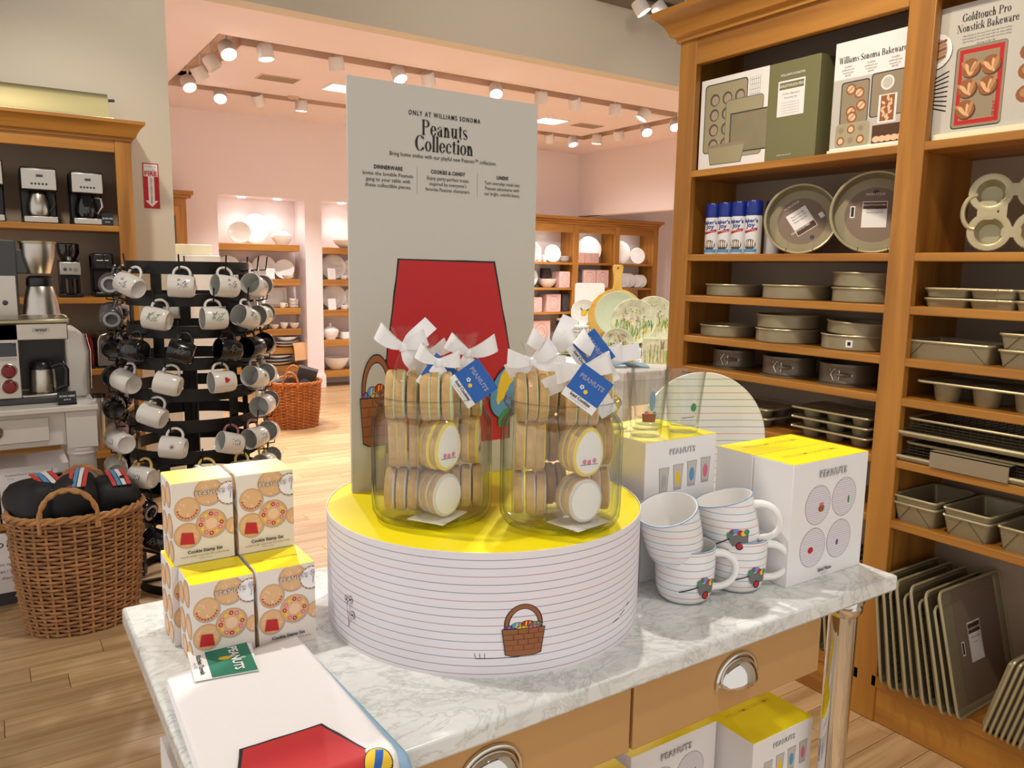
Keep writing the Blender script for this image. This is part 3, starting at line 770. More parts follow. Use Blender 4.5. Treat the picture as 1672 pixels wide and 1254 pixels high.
A += [(rrect(.062, .03, .2, .255, .01), 'black'), (rrect(.064, .033, .199, .254, .009), 'wrap'), (rect(.072, .04, .192, .247), 'red'), (rect(.083, .052, .18, .235), 'tan2'), (rect(.085, .054, .178, .233), 'wrap')]
for (x, yy) in ((.105, .195), (.16, .195), (.1, .14), (.155, .14), (.1, .082)):
    A += [(ell(x + .003, yy - .004, .027, .026, 14), 'dbrown'), (ell(x, yy, .026, .026, 12), 'brown')]
    for k in range(5): A.append((ell(x - .014 + k * .007, yy + (.004, -.004, .005, -.003, .003)[k], .0055, .019, 12, 0, .7 - k * .33 + (x * 40) % .6), ('tan2', 'tan', 'brown', 'tan', 'tan2')[k]))
for yy in (.21, .16, .1): A += [(ell(.262, yy, .03, .024, 12), 'brown'), (ell(.262, yy + .003, .02, .014, 10), 'tan2')]
art('photo_print', t, fr, A, box=(0, 0, .285, .375))
lettering(t, fr, [('Goldtouch Pro', .135, .325, .03, 'black', 'D', 'C', 1, .13), ('Nonstick Bakeware', .14, .297, .03, 'black', 'D', 'C', 1, .165), ('SILPAT', .184, .075, .014, 'red', .02, 'C', 1, None, PI / 2)]
          + [('take baking to the next level with our best selling', .14, .283 - i * .008, .0065, 'grey') for i in range(3)] + [('starting at $21.95', .14, .257, .007, 'grey')])
# baking spray cans
z = SH[1]
def can(lab, x, y, face):
    t = thing('spray_can', lab, 'spray can', (x, y, z), 0, 'baking spray cans')
    m = MB(); m.lathe([(0, 0), (.028, 0), (.0305, .003), (.0305, .138), (.028, .147), (.02, .15), (0, .15)], 24); m.build('body', 'can', t)
    m = MB(); m.lathe([(.029, .141), (.0305, .146), (.0295, .192), (.027, .197), (0, .198)], 24); m.build('cap', 'capblue', t)
    fr = cylframe(.0305, PI + face, 0)
    A = [([(-.026, .076), (.026, .088), (.026, .098), (-.026, .086)], 'red'), (ell(0, .036, .023, .02, 14), 'dgrey'), (rect(-.027, .008, .027, .02), 'sky')]
    for k in range(5): A.append((ell(-.016 + k * .008, .04, .003, .014, 8), 'skin' if k % 2 else 'paper'))
    art('printed_label', t, fr, A, maxedge=.003)
    lettering(t, fr, [("Baker's", -.002, .117, .02, 'capblue', .025), ('Joy', .0, .1, .024, 'capblue', .025), ('no-stick spray', 0, .087, .007, 'paper')])
    return t
for i, (y, s) in enumerate(((2.19, 'leftmost of the front row'), (2.126, 'second from the left in the front row'), (2.06, 'third from the left in the front row'), (1.993, 'rightmost of the front row beside the round pan'))):
    can('white baking spray can with blue cap, ' + s, 2.405, y, .3)
can('white baking spray can with blue cap, behind the right end of the front row', 2.47, 1.955, 2.6)
# display pans on wire easels
def easel(par, w=.05, d=.05, h=.05):
    m = MB()
    for s in (-1, 1): m.tube([(s * w, -.0, .02), (s * w, -.03, .002), (s * w, d, .002), (s * w, d + .01, h)], .0018, 6)
    m.tube([(-w, d, .003), (w, d, .003)], .0018, 6)
    return m.build('wire_easel', 'nickel', par)
for (y, r, lab, two) in ((1.815, .122, 'round cake pan standing upright with tilted white label next to spray cans', 0), (1.535, .132, 'round cake pan standing upright behind the middle post', 1)):
    nx, ny = -.86, -.51
    t = thing('display_cake_pan', lab, 'cake pan', (2.44, y, z), 0, 'upright display pans')
    X = T(0, 0, r + .004) @ upright(nx, ny, .16).to_matrix().to_4x4()
    m = MB(); m.lathe([(0, -.05), (r - .006, -.05), (r - .004, -.046), (r, 0), (r - .004, 0), (r - .01, -.042), (0, -.044)], 44, X=X); m.build('body', 'gold', t)
    m = MB(); m.tube([X @ Vector(((r + .001) * math.cos(a), (r + .001) * math.sin(a), 0)) for a in [2 * PI * k / 48 for k in range(48)]], .004, 6, closed=True); m.build('rolled_rim', 'gold2', t)
    fr0 = lambda s_, t_, h=0., X=X, r=r: X @ Vector((s_, t_, -.0435 + h))
    rr = r - .016
    a = .6 if not two else 0.
    def rt(p, a=a): return [(x * math.cos(a) - q * math.sin(a), x * math.sin(a) + q * math.cos(a)) for x, q in p]
    art('label_card', t, fr0, [(ell(0, 0, rr, rr, 40), 'cardbrown'), (rt(rect(-.038, -.042, .038, .045)), 'paper'), (rt(rect(-.036, -.04, .036, -.018) if not two else rect(-.036, .02, .036, .042)), 'dbrown'),
        (rt(ell(0, -.07, .008)) if not two else ell(0, .075, .009), 'dgrey')] + ([(rect(-.075, -.01, -.06, .03), 'paper'), (rect(-.072, -.006, -.063, .026), 'black')] if two else [(rt(rect(.058, -.028, .074, -.008)), 'paper')]), h0=.001, dh=.0001)
    lettering(t, fr0, [('GOLDTOUCH PRO', 0, -.031 if not two else .03, .0085, 'paper', .02, 'C', 1, None, a), ('NON-STICK', rt([(0, .065)])[0][0], rt([(0, .065)])[0][1], .011, 'paper', .01, 'C', 1, None, a)]
              + [('Round Cake Pan', rt([(0, .028 - i * .011)])[0][0], rt([(0, .028 - i * .011)])[0][1], .0075, 'grey', 0, 'C', 1, None, a) for i in range(3)], h=.003)
    e = easel(t, .045, .04, .06); e.rotation_euler = (0, 0, math.atan2(ny, nx) + PI / 2); e.location = (-.012, -.012, 0)
z = SH[2]
round_pan('shallow round cake pan at the left of the third shelf', 2.475, 2.13, z, .105, .047)
round_pan('larger round cake pan in the middle of the third shelf', 2.475, 1.835, z, .12, .052)
round_pan('lower of two stacked round pans at the right of the third shelf', 2.475, 1.555, z, .112, .05)
round_pan('upper of two stacked round pans at the right of the third shelf', 2.475, 1.555, z + .0505, .112, .05, (.03, 0, 0))
z = SH[3]
round_pan('shallow round cake pan at the left of the fourth shelf', 2.475, 2.15, z, .105, .046)
round_pan('lower of two stacked round pans in the middle of the fourth shelf', 2.475, 1.865, z, .112, .052)
round_pan('upper of two stacked round pans in the middle of the fourth shelf', 2.475, 1.865, z + .0525, .11, .05)
round_pan('round cake pan with a price sticker at the right of the fourth shelf', 2.475, 1.58, z, .115, .052, sticker=True)
round_pan('tilted round cake pan resting on the stickered pan, fourth shelf', 2.475, 1.57, z + .051, .108, .045, (.05, .0, 0))
z = SH[4]
def springform(lab, y, r):
    h = .074
    t = thing('springform_pan', lab, 'cake pan', (2.465, y, z), 0, 'springform pans')
    m = MB(); m.lathe([(0, 0), (r + .01, 0), (r + .011, .003), (r + .008, .006), (0, .006)], 40); m.build('base_plate', 'spring', t)
    m = MB(); m.lathe([(r, .005), (r + .002, .012), (r, .016), (r, h - .012), (r + .002, h - .007), (r + .001, h), (r - .002, h), (r - .002, .008), (r, .005)], 40); m.build('ring', 'spring', t)
    fr = cylframe(r, math.atan2(-y, -2.465) - .25, 0)
    b = MB(); P = [fr(s_, q_, .006) for s_, q_ in ((-.02, .02), (-.03, .04), (-.018, .058), (-.002, .056), (-.002, .022))]
    b.tube(P, .0016, 6, closed=True)
    b.build('clasp_wire', 'chrome', t)
    b = MB(); pts = [fr(s_, .039, .006) for s_ in (-.012, 0, .012, .024, .032)]; b.tube(pts, [.004, .006, .0065, .006, .003], 8); b.build('clasp_lever', 'spring', t)
    b = MB()
    for s_, q_ in ((-.035, .055), (-.036, .026), (.036, .039)): p0 = fr(s_, q_, -.001); p1 = fr(s_, q_, .003); b.cyl(p0, p1, .003, 8)
    b.build('rivets', 'nickel', t)
springform('small springform pan with clasp at the left of the fifth shelf', 2.1, .08)
springform('springform pan with clasp in the middle of the fifth shelf', 1.84, .094)
springform('springform pan with clasp beside the middle post, fifth shelf', 1.60, .092)
z = SH[5]
def muffin_mesh(L, W, nx, ny, r, dep):
    a = MB(); a.prism(rrect(-L / 2, -W / 2, L / 2, W / 2, .015), dep, dep + .004)
    c = MB()
    for i in range(nx):
        for j in range(ny):
            x, yy = (i - (nx - 1) / 2) * L / nx * .95, (j - (ny - 1) / 2) * W / ny * .95
            c.lathe([(0, 0), (r * .72, 0), (r * .78, .004), (r, dep), (r - .003, dep + .0045), (r * .74, .008), (0, .007)], 18, X=T(x, yy, 0))
    rp = rrect(-L / 2, -W / 2, L / 2, W / 2, .015); rim = MB(); rim.tube([(x, yy, dep + .003) for x, yy in rp], .004, 6, closed=True)
    return a, c, rim
def muffin(lab, x, y, zz, grp, L=.2, W=.29, nx=2, ny=3, r=.035, dep=.03, rot=0, cat='muffin pan', nm='muffin_pan'):
    t = thing(nm, lab, cat, (x, y, zz), rot, grp)
    a, c, rim = muffin_mesh(L, W, nx, ny, r, dep)
    a.build('tray', 'gold', t); c.build('cups', 'gold', t); rim.build('rim', 'gold2', t)
    return t
for i in range(3): muffin('%s muffin pan of the stack of three on the sixth shelf' % ('bottom', 'middle', 'top')[i], 2.47, 1.6, z + i * .034, 'stacked muffin pans', W=.3)
for i in range(2): muffin('%s muffin pan of the stack of two behind the upright plate, sixth shelf' % ('bottom', 'top')[i], 2.47, 2.0, z + i * .034, 'stacked muffin pans', W=.3)
# right bay
z = SH[1]
t = thing('clover_pan', 'ornate cup pan with round wells standing upright in the right bay', 'baking pan', (2.47, 1.13, z))
X = T(0, 0, .125) @ upright(-.93, -.37, .12).to_matrix().to_4x4()
m = MB()
for cx, cy in ((-.055, .05), (-.05, -.062), (.065, .055), (.065, -.06)):
    m.lathe([(0, -.046), (.028, -.046), (.038, -.002), (.042, 0), (.056, -.001), (.058, -.004), (.054, -.007), (.04, -.009), (.03, -.05), (0, -.05)], 26, X=X @ T(cx, cy, 0))
m.build('cups', 'gold2', t)
m = MB()
for a_, b_ in (((-.055, .0), (.03, .03)), ):
    pass
m.prism(rrect(-.085, -.028, -.035, .026, .012), -.006, -.001, X=X); m.prism(rrect(-.02, .04, .03, .075, .01), -.006, -.001, X=X); m.prism(rrect(-.02, -.08, .03, -.05, .01), -.006, -.001, X=X); m.prism(rrect(-.03, -.03, -.01, .03, .005), -.006, -.001, X=X)
m.build('web', 'gold2', t)
m = MB(); m.tube([X @ Vector((-.088 - .034 * math.sin(a), -.005 - .05 * math.cos(a), -.003)) for a in [PI * k / 12 for k in range(13)]], .007, 8); m.build('handle', 'gold2', t)
easel(t, .04, .04, .05).rotation_euler = (0, 0, -PI / 2)
def rect_pan(nm, lab, x, y, zz, dx, dy, h, grp, flare=.012, rot=0, crease=False, cat='baking pan', rim=.004):
    """open rectangular pan, dx along x, dy along y"""
    t = thing(nm, lab, cat, (x, y, zz), rot, grp)
    def ring(a, b_, zc, r): return [(px, py, zc) for px, py in rrect(-a / 2, -b_ / 2, a / 2, b_ / 2, r, 3)]
    R0 = [ring(dx - 2 * flare, dy - 2 * flare, 0, .012), ring(dx, dy, h, .014), ring(dx - .005, dy - .005, h, .012), ring(dx - 2 * flare - .004, dy - 2 * flare - .004, .004, .01)]
    n = len(R0[0]); vs = sum(R0, []); fs = [tuple(range(n))[::-1], tuple(range(3 * n, 4 * n))]
    for q in range(3):
        for i in range(n): fs.append((q * n + i, q * n + (i + 1) % n, q * n + n + (i + 1) % n, q * n + n + i))
    m = MB(); m.add(vs, fs); m.build('body', 'gold', t)
    m = MB(); m.tube([(px, py, h - .002) for px, py in rrect(-dx / 2, -dy / 2, dx / 2, dy / 2, .014, 3)], rim, 6, closed=True); m.build('rolled_rim', 'gold2', t)
    if crease:
        m = MB()
        for s in (-1, 1):
            m.tube([(-dx / 2 + flare - .001, s * (dy / 2 - flare - .004), .002), (-dx / 2 - .0005, s * (dy / 2 - .06), h * .95)], .0012, 5)
        m.build('fold_crease', 'spring', t)
    return t
z = SH[2]
for i in range(2):
    t = rect_pan('divided_pan', '%s of two stacked two-part bread pans on the third shelf of the right bay' % ('lower', 'upper')[i], 2.45, 1.25, z + i * .03, .14, .125, .026, 'divided bread pans', .006)
    for ch in list(t.children):
        c = ch.copy(); COL.objects.link(c); c.parent = t; c.location = (0, -.132, 0)
    m = MB(); m.box((-.074, -.074, .021), (-.06, -.058, .026)); m.box((-.03, -.072, .02), (.03, -.06, .026)); m.tube([(-.075, .02, .024), (-.079, -.066, .025), (-.075, -.15, .024)], .003, 6); m.build('joining_bar', 'gold2', t)
    rect_pan('divided_pan', '%s bread pan of the pair at the right frame edge, third shelf' % ('lower', 'upper')[i], 2.45, .975, z + i * .03, .14, .16, .026, 'divided bread pans', .006)
z = SH[3]
rect_pan('sheet_cake_pan', 'long rectangular cake pan on the fourth shelf of the right bay', 2.46, 1.222, z, .2, .25, .056, None, .008, crease=True)
for i in range(2): rect_pan('square_pan', '%s of two stacked square pans at the right frame edge, fourth shelf' % ('lower', 'upper')[i], 2.45, .965, z + i * .046, .19, .22, .05, 'square pans', .01, crease=True)
z = SH[4]
muffin('popover pan with deep round cups on the fifth shelf of the right bay', 2.455, 1.11, z, None, .22, .36, 2, 3, .041, .055, nm='popover_pan', cat='popover pan')
z = SH[5]
def crisper(lab, zz, sleeve):
    t = thing('crisper_pan', lab, 'baking tray', (2.47, 1.12, zz), 0, 'crisper trays')
    m = MB(); m.prism(rrect(-.13, -.2, .13, .22, .02), 0, .006); m.build('tray', 'gold', t)
    m = MB(); m.tube([(x, y, .012) for x, y in rrect(-.134, -.205, .134, .225, .02)], .006, 6, closed=True); m.build('rim', 'gold2', t)
    m = MB()
    for i in range(17): y = -.17 + i * .022; m.tube([(-.105, y, .012), (-.112, y, .052), (.11, y, .052), (.105, y, .012)], .0011, 4)
    for i in range(5): zz2 = .014 + i * .009; m.tube([(-.108 - i * .001, -.175, zz2), (-.108 - i * .001, .19, zz2)], .0011, 4)
    m.build('wire_basket', 'wrapmesh', t)
    m = MB(); m.tube([(x, y, .055) for x, y in rrect(-.115, -.18, .115, .195, .02)], .004, 6, closed=True); m.build('basket_rim', 'gold2', t)
    if sleeve:
        m = MB(); m.box((-.143, -.12, -.0), (-.139, .1, .05)); m.box((-.143, -.12, .046), (.12, .1, .0495)); m.build('card_sleeve', 'wrap', t)
crisper('lower crisper tray with wire basket and taupe sleeve on the sixth shelf', z + .002, True)
crisper('upper crisper tray with wire basket on the sixth shelf', z + .078, False)
z = SH[6]
for i, (y, s) in enumerate(((1.262, 'left'), (1.107, 'middle'))):
    for j in range(2): rect_pan('loaf_pan', '%s loaf pan of the %s stack on the lowest shelf' % (('lower', 'upper')[j], s), 2.46, y, z + j * .022, .24, .135, .062, 'stacked loaf pans', .012, crease=j == 0)
rect_pan('loaf_pan', 'loaf pan at the right frame edge on the lowest shelf', 2.46, .95, z, .24, .14, .07, 'stacked loaf pans', .012, crease=True)
# sheet pans stood on edge in the open base
def sheet_pan(lab, y, lean, sx=.33, sz=.34, face=None, paper=False, wire=False, x=2.46, zz=.163, yaw=0., mt='gold2'):
    t = thing('sheet_pan', lab, 'sheet pan', (x, y, zz), (lean, 0, yaw), 'sheet pans standing on edge')
    pr = rrect(-sx / 2, 0, sx / 2, sz, .02); X = Matrix(((1, 0, 0, 0), (0, 0, -1, 0), (0, 1, 0, 0), (0, 0, 0, 1)))
    m = MB(); n = len(pr)
    ins = rrect(-sx / 2 + .014, .014, sx / 2 - .014, sz - .014, .014)
    vs = [(a, .0, c) for a, c in pr] + [(a, -.016, c) for a, c in ins] + [(a, -.014, c) for a, c in ins] + [(a * .985, .001, c) for a, c in pr]
    fs = [(i, (i + 1) % n, n + (i + 1) % n, n + i) for i in range(n)] + [tuple(range(n, 2 * n))]
    m.add(vs, fs); o = m.build('tray', 'gold' if mt == 'gold2' else mt, t)
    md = o.modifiers.new('solid', 'SOLIDIFY'); md.thickness = .0012
    m = MB(); m.tube([(a, 0, c) for a, c in pr], .0042, 6, closed=True); m.build('rolled_rim', mt, t)
    if face:
        fr = frame((0, -.0145, sz / 2), (-1, 0, 0), (0, 0, 1))
        art('card_band', t, fr, [(rect(-sx * .5 + .09, -sz / 2 + .015, sx * .5 - .02, sz / 2 - .015), 'cardbrown'), (rect(-.03, -.06, .045, .06), 'paper'), (rect(-.027, .025, .042, .055), 'dbrown'), (rect(-.075, -.03, -.058, .012), 'paper'), (rect(-.072, -.026, -.062, .008), 'black')])
        lettering(t, fr, [('GOLDTOUCH PRO', .0075, .036, .0085, 'paper', .02), ('Half Sheet Pan', .0075, .01, .0085, 'grey'), ('nonstick', .0075, -.005, .0075, 'grey')])
    if wire:
        m = MB()
        for i in range(18): c = .02 + i * (sz - .04) / 17; m.tube([(-sx / 2 + .012, .004, c), (sx / 2 - .012, .004, c)], .0011, 4)
        for i in range(9): a = -sx / 2 + .015 + i * (sx - .03) / 8; m.tube([(a, .005, .02), (a, .005, sz - .02)], .0011, 4)
        m.build('wire_rack', 'wrapmesh', t)
    if paper:
        m = MB(); m.box((-sx / 2 - .014, -.006, -.03), (-sx / 2 + .06, -.004, sz * .8)); m.build('paper_sheet', 'paper', t)
ys = [1.282 - .0178 * i for i in range(13)]
for i, y in enumerate(ys):
    sheet_pan('%s sheet pan from the middle post, standing on edge in the cabinet base' % ORD[i] if i < 12 else 'thirteenth sheet pan from the middle post, just left of the labelled one', y, .14 + .008 * i, x=2.45 + .012 * math.sin(i * 2.1), sz=.32 + .02 * ((i * 7) % 3), paper=i == 1, wire=i in (2, 8), yaw=PI)
sheet_pan('large sheet pan with brown label card facing out', 1.045, .25, .36, .37, True, x=2.47, yaw=PI)
for i in range(6): sheet_pan('%s sheet pan of the shaded row in the left bay base, behind the table leg' % ORD[i], 1.44 + i * .03, .1 + .01 * i, .3, .32, x=2.46, yaw=PI)
for i in range(7): sheet_pan('%s of seven small sheet pans leaning together at the right edge' % ORD[i], .972 - i * .0155, -.24, .3, .25, x=2.43, yaw=PI)

# ================================================================== marble display table
TZ = .9
tb = thing('display_table', 'chrome-legged display table with thick grey-veined marble top and two tan drawers', 'table', (.76, 1.05, 0))
def tbx(name, a, c, mt, bev=.002, par=None):
    m = MB(); m.box((a[0] - .76, a[1] - 1.05, a[2]), (c[0] - .76, c[1] - 1.05, c[2])); return m.build(name, mt, par or tb, bev=bev)
tbx('marble_top', (.15, .757, TZ - .03), (1.375, 1.345, TZ), 'marble', .005)
tbx('apron', (.25, .82, .75), (1.21, 1.29, TZ - .031), 'drawer')
for x0, x1 in ((.262, .752), (.758, 1.205)):
    d = tbx('drawer', (x0, .795, .742), (x1, .819, TZ - .032), 'drawer', .002)
    xc = (x0 + x1) / 2 - .76; yc = .795 - 1.05; zc = .805
    b = MB(); n = 24; nq = 10; vs = []; fs = []
    for i in range(n + 1):
        a = PI * i / n; sa = math.sin(a) ** .75
        for j in range(nq + 1):
            q = PI / 2 * j / nq
            vs.append((xc - .042 * math.cos(a), yc - .001 - .027 * sa * math.sin(q), zc - .016 + .042 * sa * math.cos(q)))
    for i in range(n):
        for j in range(nq): fs.append((i * (nq + 1) + j, i * (nq + 1) + j + 1, (i + 1) * (nq + 1) + j + 1, (i + 1) * (nq + 1) + j))
    b.add(vs, fs); o = b.build('cup_pull', 'chrome', d, angle=80); md = o.modifiers.new('solid', 'SOLIDIFY'); md.thickness = .002
    b = MB(); b.tube([(xc - .047 * math.cos(PI * k / 24), yc - .003, zc - .018 + .049 * math.sin(PI * k / 24) ** .75) for k in range(25)], .0035, 8); b.build('pull_rim', 'chrome', d, angle=80)
for x, y in ((1.312, .822), (1.312, 1.275), (.235, .828), (.235, 1.275)):
    m = MB(); m.lathe([(.0, 0), (.034, 0), (.034, .012), (.026, .02), (.026, .815), (.03, .82), (.034, .826), (.034, .834), (.03, .839), (.036, .843), (.036, TZ - .031), (0, TZ - .031)], 28, X=T(x - .76, y - 1.05, 0)); m.build('leg', 'chrome', tb)
m = MB(); SZ = .372
m.tube([(1.312 - .76, .822 - 1.05, .34), (1.312 - .76, 1.275 - 1.05, .34)], .012, 12); m.tube([(.235 - .76, .828 - 1.05, .34), (.235 - .76, 1.275 - 1.05, .34)], .012, 12)
m.tube([(.235 - .76, 1.275 - 1.05, .34), (1.285 - .76, 1.275 - 1.05, .34)], .012, 12); m.tube([(.235 - .76, .828 - 1.05, .34), (1.285 - .76, .828 - 1.05, .34)], .012, 12)
m.build('stretcher', 'chrome', tb)
tbx('lower_shelf', (.17, .85, .352), (1.25, 1.25, SZ), 'steel')

# ------------------------------------------------------------------ cartons
def carton(nm, lab, x0, y0, z0, w_, d_, h_, grp, cat='box', yellow=True, rot=0):
    """front face on local y=0, looking to -y; origin at the front left bottom corner"""
    t = thing(nm, lab, cat, (x0, y0, z0), rot, grp)
    m = MB(); m.box((0, 0, 0), (w_, d_, h_)); m.build('carton', 'paper', t, bev=.0015)
    if yellow:
        m = MB(); m.box((.0006, .0006, h_), (w_ - .0006, d_ - .0006, h_ + .0006)); m.build('lid', 'yellow', t)
        fr = frame((w_ / 2, d_ / 2, h_ + .0006), (1, 0, 0), (0, 1, 0))
        lettering(t, fr, [('WILLIAMS SONOMA', 0, 0, w_ * .075, 'yel2', .01, 'C', 1.1)], h=.0003)
    return t
def logo(x, y, s, mt='black', inn='paper'):
    return [('PEANUTS', x, y, s, mt, .035, 'C', 1.14, None, 0, 0), ('PEANUTS', x, y, s, inn, -.004, 'C', 1.14, None, 0, .0004)]
# cookie stamp sets
cw, cd, ch = .084, .08, .12
def stamp_front(t, fr, W):
    B = (0.0005, .0005, W - .0005, ch - .0005)
    A = [(rect(*B), 'cartonprint')]
    def ck(x, y, r, c='tan'):
        A.append((ell(x + .001, y - .0012, r * 1.03), 'lgrey')); A.append((ell(x, y, r), 'tan2')); A.append((ell(x, y, r * .96), 'tan')); A.append((ell(x, y, r * .9), 'tan2' if c == 'tan' else c)); A.append((ell(x, y, r * .88), c))
        rq = random.Random(int(x * 9999))
        if c == 'tan':
            for _ in range(9): a = rq.uniform(0, 6.28); q = rq.uniform(.2, .8) * r; A.append((ell(x + q * math.cos(a), y + q * math.sin(a), rq.uniform(.001, .003), rq.uniform(.0006, .0016), 7, 0, a), 'skin'))
    ck(.02, .082, .0175); ck(.05, .103, .02); ck(.078, .098, .0175, 'paper'); ck(.019, .043, .0185); ck(.052, .056, .021); ck(.084, .048, .0125)
    for k in range(18): A.append((ell(.078 + .0165 * math.cos(k * .35), .098 + .0165 * math.sin(k * .35), .0009, .0009, 6), 'dgrey'))
    for k in range(12):
        a = k * PI / 6; A.append((ell(.052 + .0145 * math.cos(a), .056 + .0145 * math.sin(a), .0033, .0033, 6), ('red', 'yel2', 'pinkink')[k % 3])); A.append((ell(.052 + .0145 * math.cos(a), .056 + .0145 * math.sin(a), .0013, .0013, 6), 'skin'))
    A.append((ell(.052, .056, .0085), 'skin'))
    for k in range(6): A.append((ell(.081 + .003 * math.cos(k * 1.05), .105 + .003 * math.sin(k * 1.05), .0017, .0017, 8), 'purple')); A.append((ell(.081 + .003 * math.cos(k * 1.05), .105 + .003 * math.sin(k * 1.05), .0012, .0012, 8), 'paper'))
    A.append((line(.081, .1, .08, .09, .0008), 'purple'))
    for k in range(10): a = 3.3 + k * .3; A.append((ell(.02 + .0135 * math.cos(a), .082 + .0135 * math.sin(a), .0016, .0011, 6), 'red'))
    A.append(([(.0085, .031), (.0285, .029), (.0265, .046), (.0115, .048)], 'red'))
    art('printed_front', t, fr, A, box=B)
for_front = frame((0, 0, 0), (1, 0, 0), (0, 0, 1))
def stamp_box(lab, x, y, z0):
    t = carton('cookie_stamp_box', lab, x, y, z0, cw, cd, ch, 'cookie stamp set boxes')
    stamp_front(t, for_front, cw)
    lettering(t, for_front, logo(.052, .1, .009, 'dbrown') + [('Cookie Stamp Set', .042, .016, .0066, 'black', .03), ('includes handle, round cutter & 4 cookie stamps', .042, .0105, .0034, 'black'), ('williams sonoma', .042, .0065, .0026, 'grey')], h=.0032)
    fl = frame((0, cd, 0), (0, -1, 0), (0, 0, 1))
    A = []
    for x_, y_, r_ in ((.02, .09, .016), (.055, .1, .019), (.022, .05, .018), (.062, .055, .018), (.03, .015, .016), (.066, .018, .016)): A += [(ell(x_, y_, r_), 'tan2'), (ell(x_, y_, r_ * .93), 'tan'), (ell(x_, y_, r_ * .6), 'skin')]
    art('printed_side', t, fl, A, box=(.0005, .0005, cd - .0005, ch - .0005))
    return t
stamp_box('cookie stamp box, front left of the bottom layer behind the tag', .204, 1.076, TZ)
stamp_box('cookie stamp box, front right of the bottom layer beside the round platform', .293, 1.076, TZ)
stamp_box('cookie stamp box under the upper left one, mostly hidden', .195, 1.158, TZ)
stamp_box('cookie stamp box under the upper right one, mostly hidden', .292, 1.158, TZ)
stamp_box('upper left cookie stamp box on the top layer', .2, 1.157, TZ + ch + .0012)
stamp_box('upper right cookie stamp box on the top layer', .29, 1.157, TZ + ch + .0012)
# tumbler set cartons
def tumbler_box(lab, z0, x=.937, y=.98, h=.1265):
    t = carton('tumbler_box', lab, x, y, z0, .178, .17, h, 'tumbler set boxes', yellow=True)
    if h < .12: return t
    A = []
    for k in range(4):
        x_ = .046 + k * .035; y_ = .03 + k * .0025
        A += [([(x_ - .009, y_), (x_ + .009, y_), (x_ + .0125, y_ + .047), (x_ - .0125, y_ + .047)], 'grey'), ([(x_ - .0083, y_ + .0007), (x_ + .0083, y_ + .0007), (x_ + .0117, y_ + .0463), (x_ - .0117, y_ + .0463)], 'signgrey'),
              (ell(x_, y_ + .022, .0065, .013, 12), ('lgrey', 'yel2', 'sky', 'pinkink')[k]), (rect(x_ - .0075, y_ + .001, x_ + .0075, y_ + .005), 'lgrey')]
    art('printed_front', t, for_front, A)
    lettering(t, for_front, logo(.09, .1, .014, 'grey'))
    return t
tumbler_box('lower white tumbler set box behind the stacked mugs', TZ)
tumbler_box('upper white tumbler set box carrying the printed glasses', TZ + .1275)
# salad plate cartons
def plate_box(lab, x, y, z0, d=.086):
    W, H = .22, .222
    t = carton('salad_plate_box', lab, x, y, z0, W, d, H, 'salad plate boxes')
    A = []
    for cx, cy in ((.075, .14), (.152, .145), (.068, .062), (.145, .066)):
        A += [(ell(cx, cy, .0365, .0365, 36), 'grey'), (ell(cx, cy, .0357, .0357, 36), 'ruledt')]
    A += [(ell(.085, .133, .009, .007, 12), 'brown'), (ell(.085, .141, .007, .003, 10), 'pinkink'), (ell(.062, .058, .008, .006, 12), 'red'), (ell(.166, .138, .003, .008, 8), 'greenink'), (ell(.14, .06, .004, .006, 8), 'purple')]
    art('printed_front', t, for_front, A)
    lettering(t, for_front, logo(.112, .192, .017, 'black') + [('Salad Plates', .105, .014, .0085, 'black', .03), ('set of 4', .105, .007, .005, 'black')], h=.003)
    return t
plate_box('white salad plate box with yellow lid at the right corner of the table', 1.142, .828, TZ)
plate_box('white salad plate box standing behind the corner one', 1.142, .9155, TZ)
# boxes on the table's lower shelf
plate_box('salad plate box on the lower shelf, nearest the drawer divider', .9, .945, SZ + .0005, d=.13)
plate_box('salad plate box on the lower shelf, left of its neighbour', .655, .9, SZ + .0005, d=.13)
t = tumbler_box('tumbler set box on the lower shelf at the right', SZ + .083, 1.175 - .04, .868)
tumbler_box('tumbler set box under the right one on the lower shelf', SZ + .0005, 1.175 - .04, .868, .0815)
# conversion chart towel carton at the left end of the lower shelf
t = thing('chart_box', 'white box printed with black conversion figures below the table\'s left end', 'box', (.178, .88, SZ + .0005))
m = MB(); m.box((0, 0, 0), (.2, .34, .36)); m.build('carton', 'paper', t, bev=.002)
fl = frame((0, .34, 0), (0, -1, 0), (0, 0, 1))
lettering(t, fl, [('=', .05, .3, .05, 'black'), ('10', .13, .3, .055, 'black'), ('=  32', .11, .23, .06, 'black'), ('3 tsp', .2, .16, .045, 'black'), ('8 oz', .26, .26, .045, 'black')])
